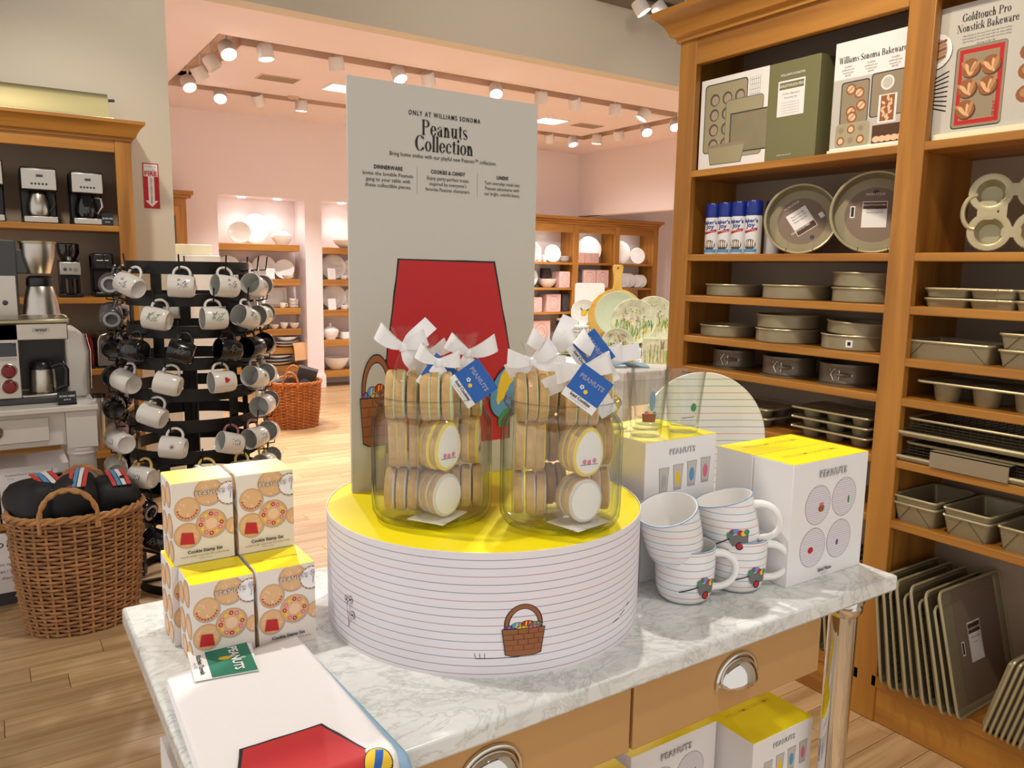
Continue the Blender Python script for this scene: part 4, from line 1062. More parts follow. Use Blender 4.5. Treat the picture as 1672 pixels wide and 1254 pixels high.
# ------------------------------------------------------------------ round platform
PX, PY, PR, PH = .661, 1.063, .253, .177
pl = thing('round_platform', 'round display platform wrapped in ruled white paper with a bright yellow top', 'display stand', (PX, PY, TZ))
m = MB(); m.lathe([(PR - .0015, 0), (PR, 0), (PR, PH), (PR - .0015, PH), (PR - .0015, 0)], 128); m.build('paper_wrap', 'ruledw', pl)
m = MB(); m.lathe([(0, .001), (PR - .002, .001), (PR - .002, PH - .0012), (0, PH - .0012)], 96); m.build('yellow_top', 'yellow', pl)
def angp(px, py): return math.atan2(py - PY, px - PX)
def basket_art(s, k=1.):
    A = [(ell(0, .052 * k, .021 * k, .034 * k, 28), 'black'), (ell(0, .052 * k, .0198 * k, .0328 * k, 28), 'brown'), (ell(0, .05 * k, .0166 * k, .0285 * k, 28), 'black'), (ell(0, .05 * k, .0155 * k, .0275 * k, 28), s)]
    for x, y, c, c2 in ((-.014, .046, 'purple', 'sky'), (-.006, .051, 'sky', 'yel2'), (.004, .053, 'red', 'yel2'), (.013, .05, 'greenink', 'pinkink'), (-.001, .045, 'yel2', 'greenink'), (.011, .045, 'pinkink', 'purple')):
        A += [(ell(x * k, y * k, .0075 * k, .0055 * k, 14), 'black'), (ell(x * k, y * k, .0068 * k, .0048 * k, 14), c), (line((x - .002) * k, (y - .004) * k, (x - .001) * k, (y + .004) * k, .0016 * k), c2), (line((x + .002) * k, (y - .004) * k, (x + .003) * k, (y + .004) * k, .0012 * k), c2)]
    A += [([(-.0235 * k, .046 * k), (-.0195 * k, .003 * k), (-.012 * k, 0), (.012 * k, 0), (.0195 * k, .003 * k), (.0235 * k, .046 * k)], 'black'), ([(-.0225 * k, .045 * k), (-.0187 * k, .004 * k), (-.0115 * k, .001 * k), (.0115 * k, .001 * k), (.0187 * k, .004 * k), (.0225 * k, .045 * k)], 'brown')]
    for i in range(4):
        y = (.01 + i * .009) * k; w_ = (.019 + i * .0009) * k; A.append((line(-w_, y, w_, y, .0006 * k), 'dbrown'))
        for j in range(3): x = (-.011 + j * .011 + (.005 if i % 2 else 0)) * k; A.append((line(x, y, x, y + .008 * k, .0006 * k), 'dbrown'))
    return A
cfb = cylframe(PR, angp(.577, .8245), .03)
art('basket_print', pl, lambda s, q, h=0.: cfb(s * 1.3, q * .86, h), basket_art('ruledw', 1.0), maxedge=.004)
A = [(line(-.03, .0, .03, .001, .0008), 'black')] + [(line(-.03 + k * .006, 0, -.032 + k * .007, .008, .0007), 'black') for k in range(3)] + [(line(.022 + k * .004, 0, .024 + k * .004, .007, .0007), 'black') for k in range(2)]
art('grass_print', pl, cylframe(PR, angp(.545, .838), .028), A, maxedge=.005)
A = []
for fx, fy in ((-.006, .04), (.006, .043), (.012, .022)):
    A.append((line(0, 0, fx, fy, .0008), 'grey'))
    for k in range(6): a = k * PI / 3; A += [(ell(fx + .0035 * math.cos(a), fy + .0035 * math.sin(a), .0026, .0026, 10), 'black'), (ell(fx + .0035 * math.cos(a), fy + .0035 * math.sin(a), .002, .002, 10), 'ruledw')]
    A.append((ell(fx, fy, .0016, .0016, 8), 'black'))
art('flower_print', pl, cylframe(PR, angp(.41, 1.03), .03), A, maxedge=.005)
A = [(line(-.016, 0, .0, .002, .0012), 'black'), (line(.004, .004, .02, .008, .0012), 'black'), (line(.024, .012, .036, .014, .0012), 'black')]
art('motion_line_print', pl, cylframe(PR, angp(.748, .826), .04), A, maxedge=.005)
ZP = TZ + PH
# ------------------------------------------------------------------ tall sign board
sg = thing('sign_board', 'tall grey-white foam sign board with black heading and a red panel', 'sign', (.487, 1.199, ZP))
SW, SHH = .361, .664
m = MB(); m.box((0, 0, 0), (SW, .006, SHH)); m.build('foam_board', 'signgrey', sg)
for x in (.05, SW - .05):
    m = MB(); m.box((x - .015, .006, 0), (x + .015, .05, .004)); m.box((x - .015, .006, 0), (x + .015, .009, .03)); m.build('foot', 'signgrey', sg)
fs_ = for_front
K = SW / 313.   # metres per photograph pixel on the board
def bx(px, py): return ((px - 559) * K, SHH - (py - 122 - (px - 559) * .147) * SHH / 680.)
def wob(pts, n=6, a=.0007):
    out = []
    for i in range(len(pts)):
        p, q = pts[i], pts[(i + 1) % len(pts)]
        for j in range(n): f = j / n; out.append((p[0] + (q[0] - p[0]) * f + random.uniform(-a, a), p[1] + (q[1] - p[1]) * f + random.uniform(-a, a)))
    return out
A = []
q0, q1, q2, q3 = (.087, .384), (.271, .382), (.308, .221), (.064, .221)
A += [(wob([(q0[0] - .003, q0[1] + .003), (q1[0] + .003, q1[1] + .003), (q2[0] + .003, q2[1] - .003), (q3[0] - .003, q3[1] - .003)]), 'black'), ([q0, q1, q2, q3], 'red'), (rect(.0605, .06, .3115, .2205), 'black'), (rect(.064, .06, .308, .222), 'red')]
art('red_panel_print', sg, fs_, A)
# egg basket at the lower left, striped egg at the lower right
fb = lambda s, t, h=0.: fs_(.044 + s * 1.35, .075 + t * 1.9, h)
art('basket_print', sg, fb, [(x, c) for x, c in basket_art('signgrey', .95)], h0=.0022)
A = [(ell(.308, .15, .04, .055, 30, 0, -.5), 'black'), (ell(.308, .15, .0375, .0525, 30, 0, -.5), 'sky'), (wob([(.301, .2), (.328, .195), (.323, .18), (.308, .16), (.293, .135), (.281, .125), (.281, .155)], 4, .002), 'yel2'), (ell(.298, .1, .012, .02, 20, 0, -.5), 'greenink')]
art('egg_print', sg, fs_, A, box=(0, 0, SW, SHH), h0=.0022)
xm = .172
LN = [('ONLY AT WILLIAMS SONOMA', xm, .6175, .0105, 'black', .02, 'C', 1.35, .136), ('Peanuts', xm, .588, .0345, 'black', 'D', 'C', 1, .088), ('Collection', xm, .5625, .0345, 'black', 'D', 'C', 1, .112),
    ('Bring home smiles with our playful new Peanuts\u2122 collection.', xm, .5505, .0095, 'black', 0, 'C', 1, .203)]
for xc, hd, hw, ls in ((.068, 'DINNERWARE', .05, (('Invite the lovable Peanuts', .088), ('gang to your table with', .078), ('these collectible pieces.', .081))),
                       (.178, 'COOKIES & CANDY', .066, (('Enjoy party-perfect treats', .08), ('inspired by everyone\u2019s', .071), ('favorite Peanuts characters.', .086))),
                       (.287, 'LINENS', .024, (('Turn everyday meals into', .074), ('Peanuts adventures with', .071), ('our bright, colorful linens.', .075)))):
    LN.append((hd, xc, .5275, .0084, 'black', .03, 'C', 1.1, hw))
    for i, (tx, wd) in enumerate(ls): LN.append((tx, xc, .5172 - i * .0091, .0084, 'black', 0, 'C', 1, wd))
lettering(sg, fs_, LN)
art('divider_rules', sg, fs_, [(rect(.1195, .493, .12, .536), 'grey'), (rect(.2355, .493, .236, .536), 'grey')])

# ------------------------------------------------------------------ glass jars of bagged cookies
def jar(lab, x, y):
    t = thing('glass_jar', lab, 'jar', (x, y, ZP + .0005), 0, 'glass jars on the platform')
    P = [(0, .004), (.06, .001), (.074, .0), (.084, .004), (.0895, .014), (.0905, .03), (.0905, .140), (.089, .150), (.083, .159), (.079, .164), (.0785, .170), (.084, .176), (.0865, .181), (.085, .186), (.081, .187),
         (.0765, .183), (.075, .172), (.0755, .164), (.080, .157), (.0855, .148), (.087, .139), (.087, .03), (.085, .016), (.078, .009), (.06, .008), (0, .010)]
    m = MB(); m.lathe(P, 72); m.build('jar_body', 'glass', t, angle=60)
    return t
jar('left glass jar of bagged iced cookies on the yellow platform', .546, 1.03)
jar('right glass jar of bagged iced cookies on the yellow platform', .697, .908)
def cookie_mesh(rim, egg):
    m = MB(); n = 26; r = .0285 if not egg else .027
    def ring(s, y):
        out = []
        for k in range(n):
            a = 2 * PI * k / n; x, z = math.cos(a), math.sin(a)
            rz = r * (1.14 if not egg else 1.32) * (1.0 + (.06 if egg and z > 0 else 0)); wx = r * (1 - (.12 * z if egg else 0))
            out.append((wx * x * s, y, rz * z * s))
        return out
    rings = [(ring(.93, 0), 0), (ring(1, .0025), 0), (ring(1, .0105), 0), (ring(.985, .012), 0), (ring(.93, .0138), 1), (ring(.84, .0145), 1), (ring(.0001, .0148), 2)]
    vs = sum([q[0] for q in rings], []); 
    fs = [tuple(range(n))]; m.add(vs, fs, 0)
    for i in range(6):
        mi = rings[i + 1][1] if i < 5 else 2
        for k in range(n): m.f.append([i * n + k, i * n + (k + 1) % n, (i + 1) * n + (k + 1) % n, (i + 1) * n + k]); m.m.append(mi)
    if egg and rim == 'icingy':
        for cx_, cz_ in ((-.008, -.012), (.0, -.013), (.009, -.011)):
            for poly, mi_ in ((ell(cx_, cz_, .0032, .0038, 10), 3), (line(-.015, -.0165, .015, -.016, .0008), 4)):
                o = len(m.v); m.v += [Vector((-x_, .01495 + .0001 * mi_, z_)) for x_, z_ in poly]; m.f.append(list(range(o, o + len(poly)))); m.m.append(mi_)
    me = m.mesh('cookie', ['cookie', rim, 'icing', 'pinkink', 'dgrey'])
    bm = bmesh.new(); bm.from_mesh(me); bmesh.ops.remove_doubles(bm, verts=bm.verts, dist=1e-5); bmesh.ops.recalc_face_normals(bm, faces=bm.faces); bm.to_mesh(me); bm.free()
    me.polygons.foreach_set('use_smooth', [True] * len(me.polygons)); me.set_sharp_from_angle(angle=math.radians(40))
    return me
CK = {'egg': cookie_mesh('icingy', True), 'round': cookie_mesh('icingp', False), 'top': cookie_mesh('icingg', True)}
def bow(par, base, s=1., yaw=0., tilt=0., loops=((-1, .9), (1, .7)), tails=((-.6, -1), (.8, -.8))):
    """satin bow: two loops, two tails and a knot"""
    X = T(*base) @ R(yaw, 'Z') @ R(tilt, 'Y')
    w_ = .024 * s
    for sd, up in loops:
        P = []; W = []
        for k in range(15):
            a = 2 * PI * k / 14
            r = .022 * s * math.sin(a / 2)
            P.append(X @ Vector((sd * .034 * s * math.sin(a / 2) ** 1.2, .011 * s * math.sin(a), up * .022 * s * math.sin(a / 2) ** 2 + .002)))
            q = math.sin(a / 2)
            W.append(X.to_3x3() @ (Vector((-.45 * sd * up, .1 * math.cos(a), .9)).normalized() * w_ * (.35 + .75 * q)))
        m = MB(); m.strip(P, W, .0008); m.build('ribbon_loop', 'ribbon', par, angle=70)
    for tx, tz in tails:
        P = []; W = []
        for k in range(8):
            f = k / 7; P.append(X @ Vector((tx * .048 * s * f, -.006 * s * math.sin(f * 5), tz * .042 * s * f * (1 if tz < 0 else 1))))
            W.append(X.to_3x3() @ (Vector((-tz, .25, tx)).normalized() * w_ * (.4 + .6 * min(1, f * 3))))
        m = MB(); m.strip(P, W, .0008); m.build('ribbon_tail', 'ribbon', par, angle=70)
    m = MB(); m.lathe([(0, -.007), (.006, -.005), (.0075, 0), (.006, .005), (0, .007)], 10, X=X @ R(PI / 2, 'X') if 0 else X); m.build('ribbon_knot', 'ribbon', par)
def tag_card(par, base, n, roll, w_=.052, txt=True):
    """square blue gift tag hung by a corner; n = horizontal facing direction"""
    d = Vector((n[0], n[1], .12)).normalized(); right = Vector((0, 0, 1)).cross(d).normalized(); up = d.cross(right)
    ex = right * math.cos(roll) + up * math.sin(roll); ey = -right * math.sin(roll) + up * math.cos(roll)
    fr = frame(Vector(base), ex, ey)
    m = MB(); m.add([fr(0, 0, -.0006), fr(w_, 0, -.0006), fr(w_, w_, -.0006), fr(0, w_, -.0006), fr(0, 0, .0), fr(w_, 0, .0), fr(w_, w_, .0), fr(0, w_, .0)],
                    [(3, 2, 1, 0), (4, 5, 6, 7), (0, 1, 5, 4), (1, 2, 6, 5), (2, 3, 7, 6), (3, 0, 4, 7)])
    tg = m.build('gift_tag', 'paper', par, smooth=False)
    A = [(rect(0, .012, w_, w_), 'blue'), (ell(.026, .021, .003), 'yel2')] + [(ell(.018 + .0022 * math.cos(k * 1.26), .024 + .0022 * math.sin(k * 1.26), .0012, .0012, 8), 'paper') for k in range(5)]
    art('printed_tag', tg, fr, A)
    lettering(tg, fr, logo(w_ * .5, .034, .0085, 'paper', 'blue') + [('Iced Cookies', w_ * .5, .0065, .0062, 'black', .03), ('sweet shortbread, set of six', w_ * .5, .0025, .0026, 'grey')])
def cookie_bag(lab, x, y, face, zt, kinds=('round', 'egg', 'top'), tagn=None, roll=.6, tagat=(0, 0, 0), bows=None, seed=0, n=3):
    """a cellophane bag with three tiers of stacked cookies, gathered under a bow"""
    rnd = random.Random(seed); zt -= .026; tagat = (tagat[0], tagat[1], tagat[2] - .03)
    t = thing('cookie_bag', lab, 'cookie bag', (x, y, ZP + .011), 0, 'cellophane bags of iced cookies')
    for ti, kd in enumerate(kinds):
        zc = (.034, .105, .176)[ti]; f = face[ti] if isinstance(face, (list, tuple)) else face
        for k in range(n):
            o = obj('cookie', CK[kd], t); d = Vector((math.cos(f), math.sin(f), 0))
            p = d * (-.0235 + k * .0152) + Vector((rnd.uniform(-.002, .002), rnd.uniform(-.002, .002), zc + rnd.uniform(-.001, .002)))
            o.location = p; o.rotation_euler = (rnd.uniform(-.03, .03), rnd.uniform(-.06, .06), f - PI / 2)
    rb = MB(); f0 = face[0] if isinstance(face, (list, tuple)) else face
    ra = [(0, -.002), (.023, -.002), (.034, .004), (.036, .03), (.035, .07), (.0355, .105), (.034, .14), (.034, .17), (.032, .192), (.022, .208), (.008, zt - .008), (.005, zt - .003), (.006, zt + .004), (.016, zt + .02), (.023, zt + .03)]
    P = [(r * (1 + .05 * rnd.uniform(-1, 1)), z_) for r, z_ in ra]
    rb.lathe(P, 22, sx=1.0, sy=.78, X=R(f0 + PI / 2, 'Z'))
    for i, v in enumerate(rb.v):
        if v.z > .0: v.x *= 1 + .05 * math.sin(i * 2.3); v.y *= 1 + .05 * math.cos(i * 1.7)
    rb.build('cellophane', 'cello', t, angle=30)
    if seed in (2, 6): m = MB(); m.box((-.036, -.03, -.0015), (.036, .03, -.0005), X=R(f0 + PI / 2 + .3, 'Z')); m.build('base_card', 'paper', t)
    bw = bows or {}
    bow(t, (0, 0, zt), **bw)
    if tagn: tag_card(t, tagat, tagn, roll)
    return t
cam_dir = lambda x, y: (-x / math.hypot(x, y), -y / math.hypot(x, y))
LX, LY = .546, 1.03; RX, RY = .697, .908
ux, uy = .83, -.55      # to the viewer's right
fx, fy = -.55, -.83     # towards the viewer
aR = math.atan2(uy, ux); aF = math.atan2(fy, fx)
def at(cx, cy, r_, f_): return cx + ux * r_ + fx * f_, cy + uy * r_ + fy * f_
x, y = at(LX, LY, -.040, .022)
cookie_bag('cookie bag at the front left of the left jar with upright bow', x, y, (aR, aR + .15, aR), .272, tagn=(fx + .5, fy), roll=-.72, tagat=(.0, -.040, .232), bows=dict(yaw=-.5, tilt=-.1, loops=((-1, 1.2), (1, .5)), tails=((.9, .75), (.5, -1.0))), seed=1)
x, y = at(LX, LY, .012, .036)
cookie_bag('cookie bag at the front centre of the left jar showing an iced face', x, y, (aR - .75, aR - .7, aR), .252, bows=dict(yaw=-.6, tilt=.1, s=.9, loops=((-1, .7), (1, .4)), tails=((-.1, -1.1), (.3, -1.0))), seed=2)
x, y = at(LX, LY, .052, -.004)
cookie_bag('cookie bag at the right of the left jar with pointed blue tag', x, y, (aR + .1, aR - .1, aR), .262, tagn=(fx, fy), roll=-.95, tagat=(-.05, -.03, .235), bows=dict(yaw=-.55, tilt=.35, loops=((-1, .3), (1, 1.3)), tails=((.75, -1.3), (.25, -1.2))), seed=3)
x, y = at(LX, LY, -.012, -.044)
cookie_bag('cookie bag at the back of the left jar', x, y, aR + .2, .255, bows=dict(yaw=-.7, s=.9), seed=4)
x, y = at(RX, RY, -.046, .012)
cookie_bag('cookie bag at the left of the right jar with low bow', x, y, (aR, aR, aR + .1), .255, bows=dict(yaw=-.5, tilt=-.2, loops=((-1, .5), (1, .8)), tails=((-.8, -.2), (1.0, -.3))), tagn=(fx + .4, fy), roll=-.35 - .9, tagat=(.03, -.035, .245), seed=5)
x, y = at(RX, RY, .026, .036)
cookie_bag('cookie bag at the front of the right jar showing an iced cookie face', x, y, (aR - 1.1, aR - 1.05, aR), .246, tagn=(fx + .1, fy), roll=-.62, tagat=(-.055, -.022, .225), bows=dict(yaw=-.55, s=1.15, loops=((-1, -.25), (1, .5)), tails=((-.95, -.55), (.75, -1.3))), seed=6)
x, y = at(RX, RY, .054, -.022)
cookie_bag('cookie bag at the right of the right jar', x, y, (aR, aR + .2, aR), .262, bows=dict(yaw=-.5, tilt=.1, loops=((-1, 1.1), (1, .4)), tails=((1.3, .3), (.6, -.9))), seed=7)
x, y = at(RX, RY, -.012, -.044)
cookie_bag('cookie bag at the back of the right jar with raised bow', x, y, aR + .15, .268, tagn=(fx - .2, fy), roll=-.9, tagat=(.0, -.03, .275), bows=dict(yaw=-.6, tilt=-.1, loops=((-1, 1.0), (1, .7)), tails=((.6, 1.1), (-.9, .0))), seed=8)

# ------------------------------------------------------------------ printed tumblers on their box
def tumbler(lab, x, y, c):
    t = thing('tumbler', lab, 'drinking glass', (x, y, TZ + .2555), 0, 'printed tumblers')
    m = MB(); m.lathe([(0, 0), (.025, 0), (.0275, .002), (.0285, .012), (.0375, .112), (.0372, .114), (.0364, .1135), (.027, .016), (.024, .013), (0, .012)], 40); m.build('glass_body', 'tumbler', t, angle=50)
    fr = cylframe(.0277, math.atan2(fy, fx), 0, 0, 0, .0375, .114)
    sh = c
    if sh: art('coloured_print', t, fr, sh, maxedge=.003)
    return t
bk = [([(-.011, .03), (.011, .03), (.013, .045), (-.013, .045)], 'brown'), (ell(-.005, .047, .004, .003, 10), 'pinkink'), (ell(.003, .048, .004, .003, 10), 'yel2'), (ell(.009, .047, .003, .003, 10), 'sky')]
tumbler('printed tumbler with an orange basket motif, nearest on the box', .978, 1.026, bk)
tumbler('clear tumbler at the right end of the box', 1.066, 1.02, [(line(-.01, .03, .014, .033, .001), 'black'), (ell(.012, .05, .006, .008, 12), 'greenink')])
tumbler('clear tumbler behind the orange basket one', .972, 1.108, [(ell(0, .05, .006, .02, 12), 'yel2')])
tumbler('clear tumbler at the back right of the box', 1.06, 1.104, [(ell(0, .05, .006, .02, 12), 'sky')])

# ------------------------------------------------------------------ stacked mugs
def mug_parts(t, X=Matrix(), r=.0505, h=.094, hang=0., eggs=True, mt='ruledm', inside='gloss', hmt='gloss', h_s=1.):
    m = MB(); m.lathe([(0, .004), (r * .6, .003), (r * .68, 0), (r * .76, .001), (r * .87, .008), (r * .95, .022), (r * .99, .045), (r, .07), (r * 1.0, h - .002)], 44, X=X)
    m.build('mug_body', mt, t, angle=60)
    m = MB(); m.lathe([(r * 1.0, h - .002), (r * .995, h), (r * .96, h), (r * .945, h - .003), (r * .93, .05), (r * .84, .018), (r * .5, .008), (0, .008)], 44, X=X); m.build('inner_glaze', inside, t, angle=60)
    m = MB(); m.tube([X @ Vector((r * math.cos(a), r * math.sin(a), h - .0005)) for a in [2 * PI * k / 44 for k in range(44)]], .0009, 5, closed=True); m.build('rim_line', 'sky', t)
    ca, sa = math.cos(hang), math.sin(hang); P = []
    for k in range(11):
        a = -PI / 2 + PI * k / 10
        rr = r * .97 + .04 * h_s * max(0, math.cos(a)) ** .8; zz = h * .5 + h * .33 * math.sin(a)
        if k in (0, 10): rr = r * .93
        P.append(X @ Vector((rr * ca, rr * sa, zz)))
    m = MB(); m.tube(P, [.0065, .006, .0058, .0055, .0055, .0056, .0058, .006, .0065, .007, .0075], 10); m.build('handle', hmt, t)
    if eggs:
        fr0 = cylframe(r, hang - 1.0, .0)
        fr = lambda s, q, hh=0.: X @ fr0(s, q, hh)
        A = [([(-.016, .022), (.012, .022), (.018, .04), (-.022, .04)], 'grey'), (line(-.05, .026, -.018, .036, .002), 'black'), (ell(-.004, .02, .007, .007, 14), 'black'), (ell(-.004, .02, .005, .005, 14), 'red')]
        for k, c in enumerate(('greenink', 'purple', 'sky', 'red', 'yel2', 'greenink')): A.append((ell(-.016 + k * .006, .043 + .004 * math.sin(k * 1.1), .0055, .0045, 10), c))
        art('egg_barrow_print', t, fr, A, maxedge=.003)
def mug(lab, x, y, z, X=Matrix(), hang=0., **k):
    t = thing('ruled_mug', lab, 'mug', (x, y, z), 0, 'ruled mugs stacked on the marble'); mug_parts(t, X, hang=hang, **k); return t
hr = math.atan2(uy, ux)
mug('ruled white mug at the bottom of the left mug stack', .962, .9, TZ + .0005, hang=hr + .05)
mug('ruled white mug at the bottom of the right mug stack by the plate box', 1.078, .886, TZ + .0005, hang=hr - .05)
mug('tilted ruled mug resting in the left stack, open towards the jars', .950, .908, TZ + .074, R(-.38, Vector((.15, .98, 0))) @ R(.12, 'X'), hang=hr + 2.1, eggs=False)
mug('tilted ruled mug resting in the right stack with its handle in front', 1.073, .889, TZ + .068, R(-.2, Vector((.3, .95, 0))) @ R(-.12, 'X'), hang=hr - .5)
# upright dinner plate behind the boxes
t = thing('ruled_plate', 'round ruled dinner plate standing upright behind the salad plate boxes', 'plate', (1.24, 1.13, TZ + .0005))
q = upright(-.45, -.89, .14); X = T(0, 0, .2)
pr = .137
m = MB(); m.lathe([(0, -.012), (pr * .62, -.012), (pr * .68, -.008), (pr * .98, .004), (pr, .006), (pr * .985, .0085), (pr * .7, -.003), (pr * .6, -.007), (0, -.007)], 56)
o = m.build('plate', 'ruledp', t, loc=(0, 0, .205), rot=q, angle=50)
M['ruledp'].node_tree.nodes  # ruled along local y of the plate
m = MB(); m.tube([(.0, -.05, .065), (.05, -.03, .07), (.055, -.02, .1)], .003, 6); m.tube([(-.06, .02, .075), (-.08, .0, .065)], .003, 6)
for s in (-1, 1): m.tube([(s * .05, -.06, .001), (s * .05, -.035, .066), (s * .05, .05, .11), (s * .05, .09, .001)], .003, 6); m.tube([(s * .05, -.035, .066), (s * .05, -.075, .066), (s * .05, -.077, .08)], .003, 6)
m.tube([(-.05, .05, .11), (.05, .05, .11)], .003, 6); m.build('easel', 'nickel', t)

# ------------------------------------------------------------------ kitchen towels and tag
t = thing('kitchen_towel', 'stack of folded white kitchen towels with a red printed panel', 'towel', (0, 0, TZ + .0005))
def drape(p):
    dy = .752 - p.y
    if dy > 0:
        a = min(dy / .018, PI / 2); return Vector((p.x, .752 - .018 * math.sin(a), p.z - .018 * (1 - math.cos(a)) - max(0, dy - .018 * PI / 2)))
    return p
def cloth(name, poly, z0, z1, mt, wav=.002, seed=0):
    rnd = random.Random(seed); m = MB(); N = 40; vs = []; fs = []
    a, b_, c, d = [Vector((p[0], p[1], 0)) for p in poly]
    for i in range(N + 1):
        for j in range(N + 1):
            u_, v_ = i / N, j / N
            p = (a * (1 - u_) + b_ * u_) * (1 - v_) + (d * (1 - u_) + c * u_) * v_
            zz = z1 + wav * (math.sin(u_ * 5 + seed) * math.cos(v_ * 4 + seed * 2))
            if i in (0, N) or j in (0, N): zz = (z0 + z1) / 2
            vs.append(drape(Vector((p.x, p.y, zz))))
    for i in range(N):
        for j in range(N): fs.append((i * (N + 1) + j, (i + 1) * (N + 1) + j, (i + 1) * (N + 1) + j + 1, i * (N + 1) + j + 1))
    m.add(vs, fs); o = m.build(name, mt, t, angle=60); md = o.modifiers.new('solid', 'SOLIDIFY'); md.thickness = .002; md.offset = -1
    return o
cloth('under_towel', [(.150, .66), (.368, .66), (.352, 1.06), (.17, 1.02)], .003, .005, 'clothblue', .0005, 1)
cloth('middle_towel', [(.147, .66), (.35, .66), (.343, 1.06), (.161, 1.035)], .009, .011, 'cloth', .0005, 2)
cloth('top_towel', [(.15, .66), (.35, .66), (.345, 1.072), (.163, 1.042)], .015, .017, 'cloth', .0012, 3)
fr = lambda x_, y_, h=0.: drape(Vector((x_, y_, .0185 + h)))
A = [(wob([(.201, .829), (.295, .829), (.319, .756), (.177, .756)], 5, .0006), 'black'), ([(.204, .826), (.292, .826), (.315, .759), (.181, .759)], 'red'), (rect(.18, .68, .316, .76), 'red'), (ell(.325, .73, .017, .022, 24), 'black'), (ell(.325, .73, .0158, .0208, 24), 'yel2'), (line(.317, .715, .331, .747, .009), 'blue')]
art('red_panel_print', t, fr, A, maxedge=.003, h0=.0012, dh=.00012)
t = thing('towel_tag', 'teal green product tag lying on the white kitchen towels', 'tag', (0, 0, TZ + .0205))
m = MB(); c = [(.191, 1.003), (.268, .99), (.281, 1.072), (.199, 1.09)]
m.prism(c, 0, .0006); m.build('card', 'paper', t)
ex = Vector((c[1][0] - c[0][0], c[1][1] - c[0][1], 0)); ey = Vector((c[3][0] - c[0][0], c[3][1] - c[0][1], 0))
W_, H_ = ex.length, ey.length
fr = frame((c[0][0], c[0][1], .0006), ex, ey)
art('printed_card', t, fr, [(rect(.021, .001, W_ - .0005, H_ - .001), 'green'), (ell(W_ - .012, H_ * .5, .0035, .002), 'signgrey'), (ell(.044, .05, .009, .005, 14), 'yel2')])
lettering(t, fr, logo(W_ - .0255, H_ * .46, .017, 'paper', 'green')[:0] + [('PEANUTS', W_ - .027, H_ * .5, .0165, 'paper', .03, 'C', 1, None, -PI / 2), ('Kitchen Towels', .009, H_ * .47, .0088, 'black', .03, 'C', 1, None, -PI / 2), ('set of 2', .0035, H_ * .47, .005, 'grey', 0, 'C', 1, None, -PI / 2)])

# ================================================================== coffee wall at the left
YC = 4.85
cc = thing('coffee_cabinet', 'honey wood wall cabinet with coffee makers at the left', 'cabinet', (-.3, YC, 0))
def cx(name, a, c, mt, bev=.003):
    m = MB(); m.box((a[0] + .3, a[1] - YC, a[2]), (c[0] + .3, c[1] - YC, c[2])); return m.build(name, mt, cc, bev=bev)
cx('post', (.639, YC, .001), (.718, YC + .03, 2.13), 'woodZ'); cx('side_panel', (.68, YC + .03, .001), (.718, YW - .001, 2.13), 'woodZ')
cx('post', (-1.3, YC, .001), (-1.22, YC + .03, 2.13), 'woodZ'); cx('back_panel', (-1.3, YW - .02, .001), (.68, YW - .002, 2.13), 'cabback')
cx('frieze', (-1.22, YC + .004, 2.035), (.639, YC + .03, 2.13), 'woodX'); cx('top_panel', (-1.3, YC + .03, 2.1), (.68, YW - .02, 2.13), 'woodX')
for z in (1.645, 1.255, .862, .39): cx('shelf', (-1.22, YC + .005, z - .032), (.679, YW - .021, z), 'woodX')
cx('base_panel', (-1.3, YC + .02, .001), (.68, YC + .04, .1), 'woodX')
prof = [(0, 2.1), (.01, 2.1), (.012, 2.112), (.025, 2.118), (.03, 2.135), (.045, 2.16), (.06, 2.18), (.068, 2.184), (.068, 2.2), (0, 2.2)]
m = MB(); vs = []; n = len(prof); fs = []
for d, z in prof: vs += [(-1.0, -d, z), (1.018 + d, -d, z), (1.018 + d, .345, z)]
for i in range(n):
    j = (i + 1) % n; fs += [(i * 3, i * 3 + 1, j * 3 + 1, j * 3), (i * 3 + 1, i * 3 + 2, j * 3 + 2, j * 3 + 1)]
m.add(vs, fs); m.build('crown_moulding', 'woodX', cc, angle=20)
# nickel picture light on top
t = thing('cabinet_light', 'long brushed metal trough light on top of the coffee cabinet', 'light', (-.3, 5.0, 2.2005))
m = MB(); P = [(-.085, .02), (-.07, .06), (-.06, .12), (-.045, .145), (-.02, .155), (.0, .15), (.0, .14), (-.02, .145), (-.04, .132), (-.05, .1), (-.06, .05), (-.075, .02)]
vs = [(-.9, y, z) for y, z in P] + [(.93, y, z) for y, z in P]; n = len(P)
m.add(vs, [tuple(range(n)), tuple(range(n, 2 * n))] + [(i, (i + 1) % n, n + (i + 1) % n, n + i) for i in range(n)]); m.build('trough', 'brass', t, angle=25)
m = MB(); m.tube([(-.91, -.085, .02), (.95, -.085, .02)], .006, 8); m.build('lower_edge', 'nickel', t)
m = MB(); m.tube([(.9, -.03, .12), (.965, -.03, .125)], .008, 8); m.build('end_pin', 'dgrey', t)
m = MB(); [m.cyl((x, 0, 0), (x, 0, .146), .008, 8) for x in (-.7, 0, .7)]; m.build('bracket', 'nickel', t)
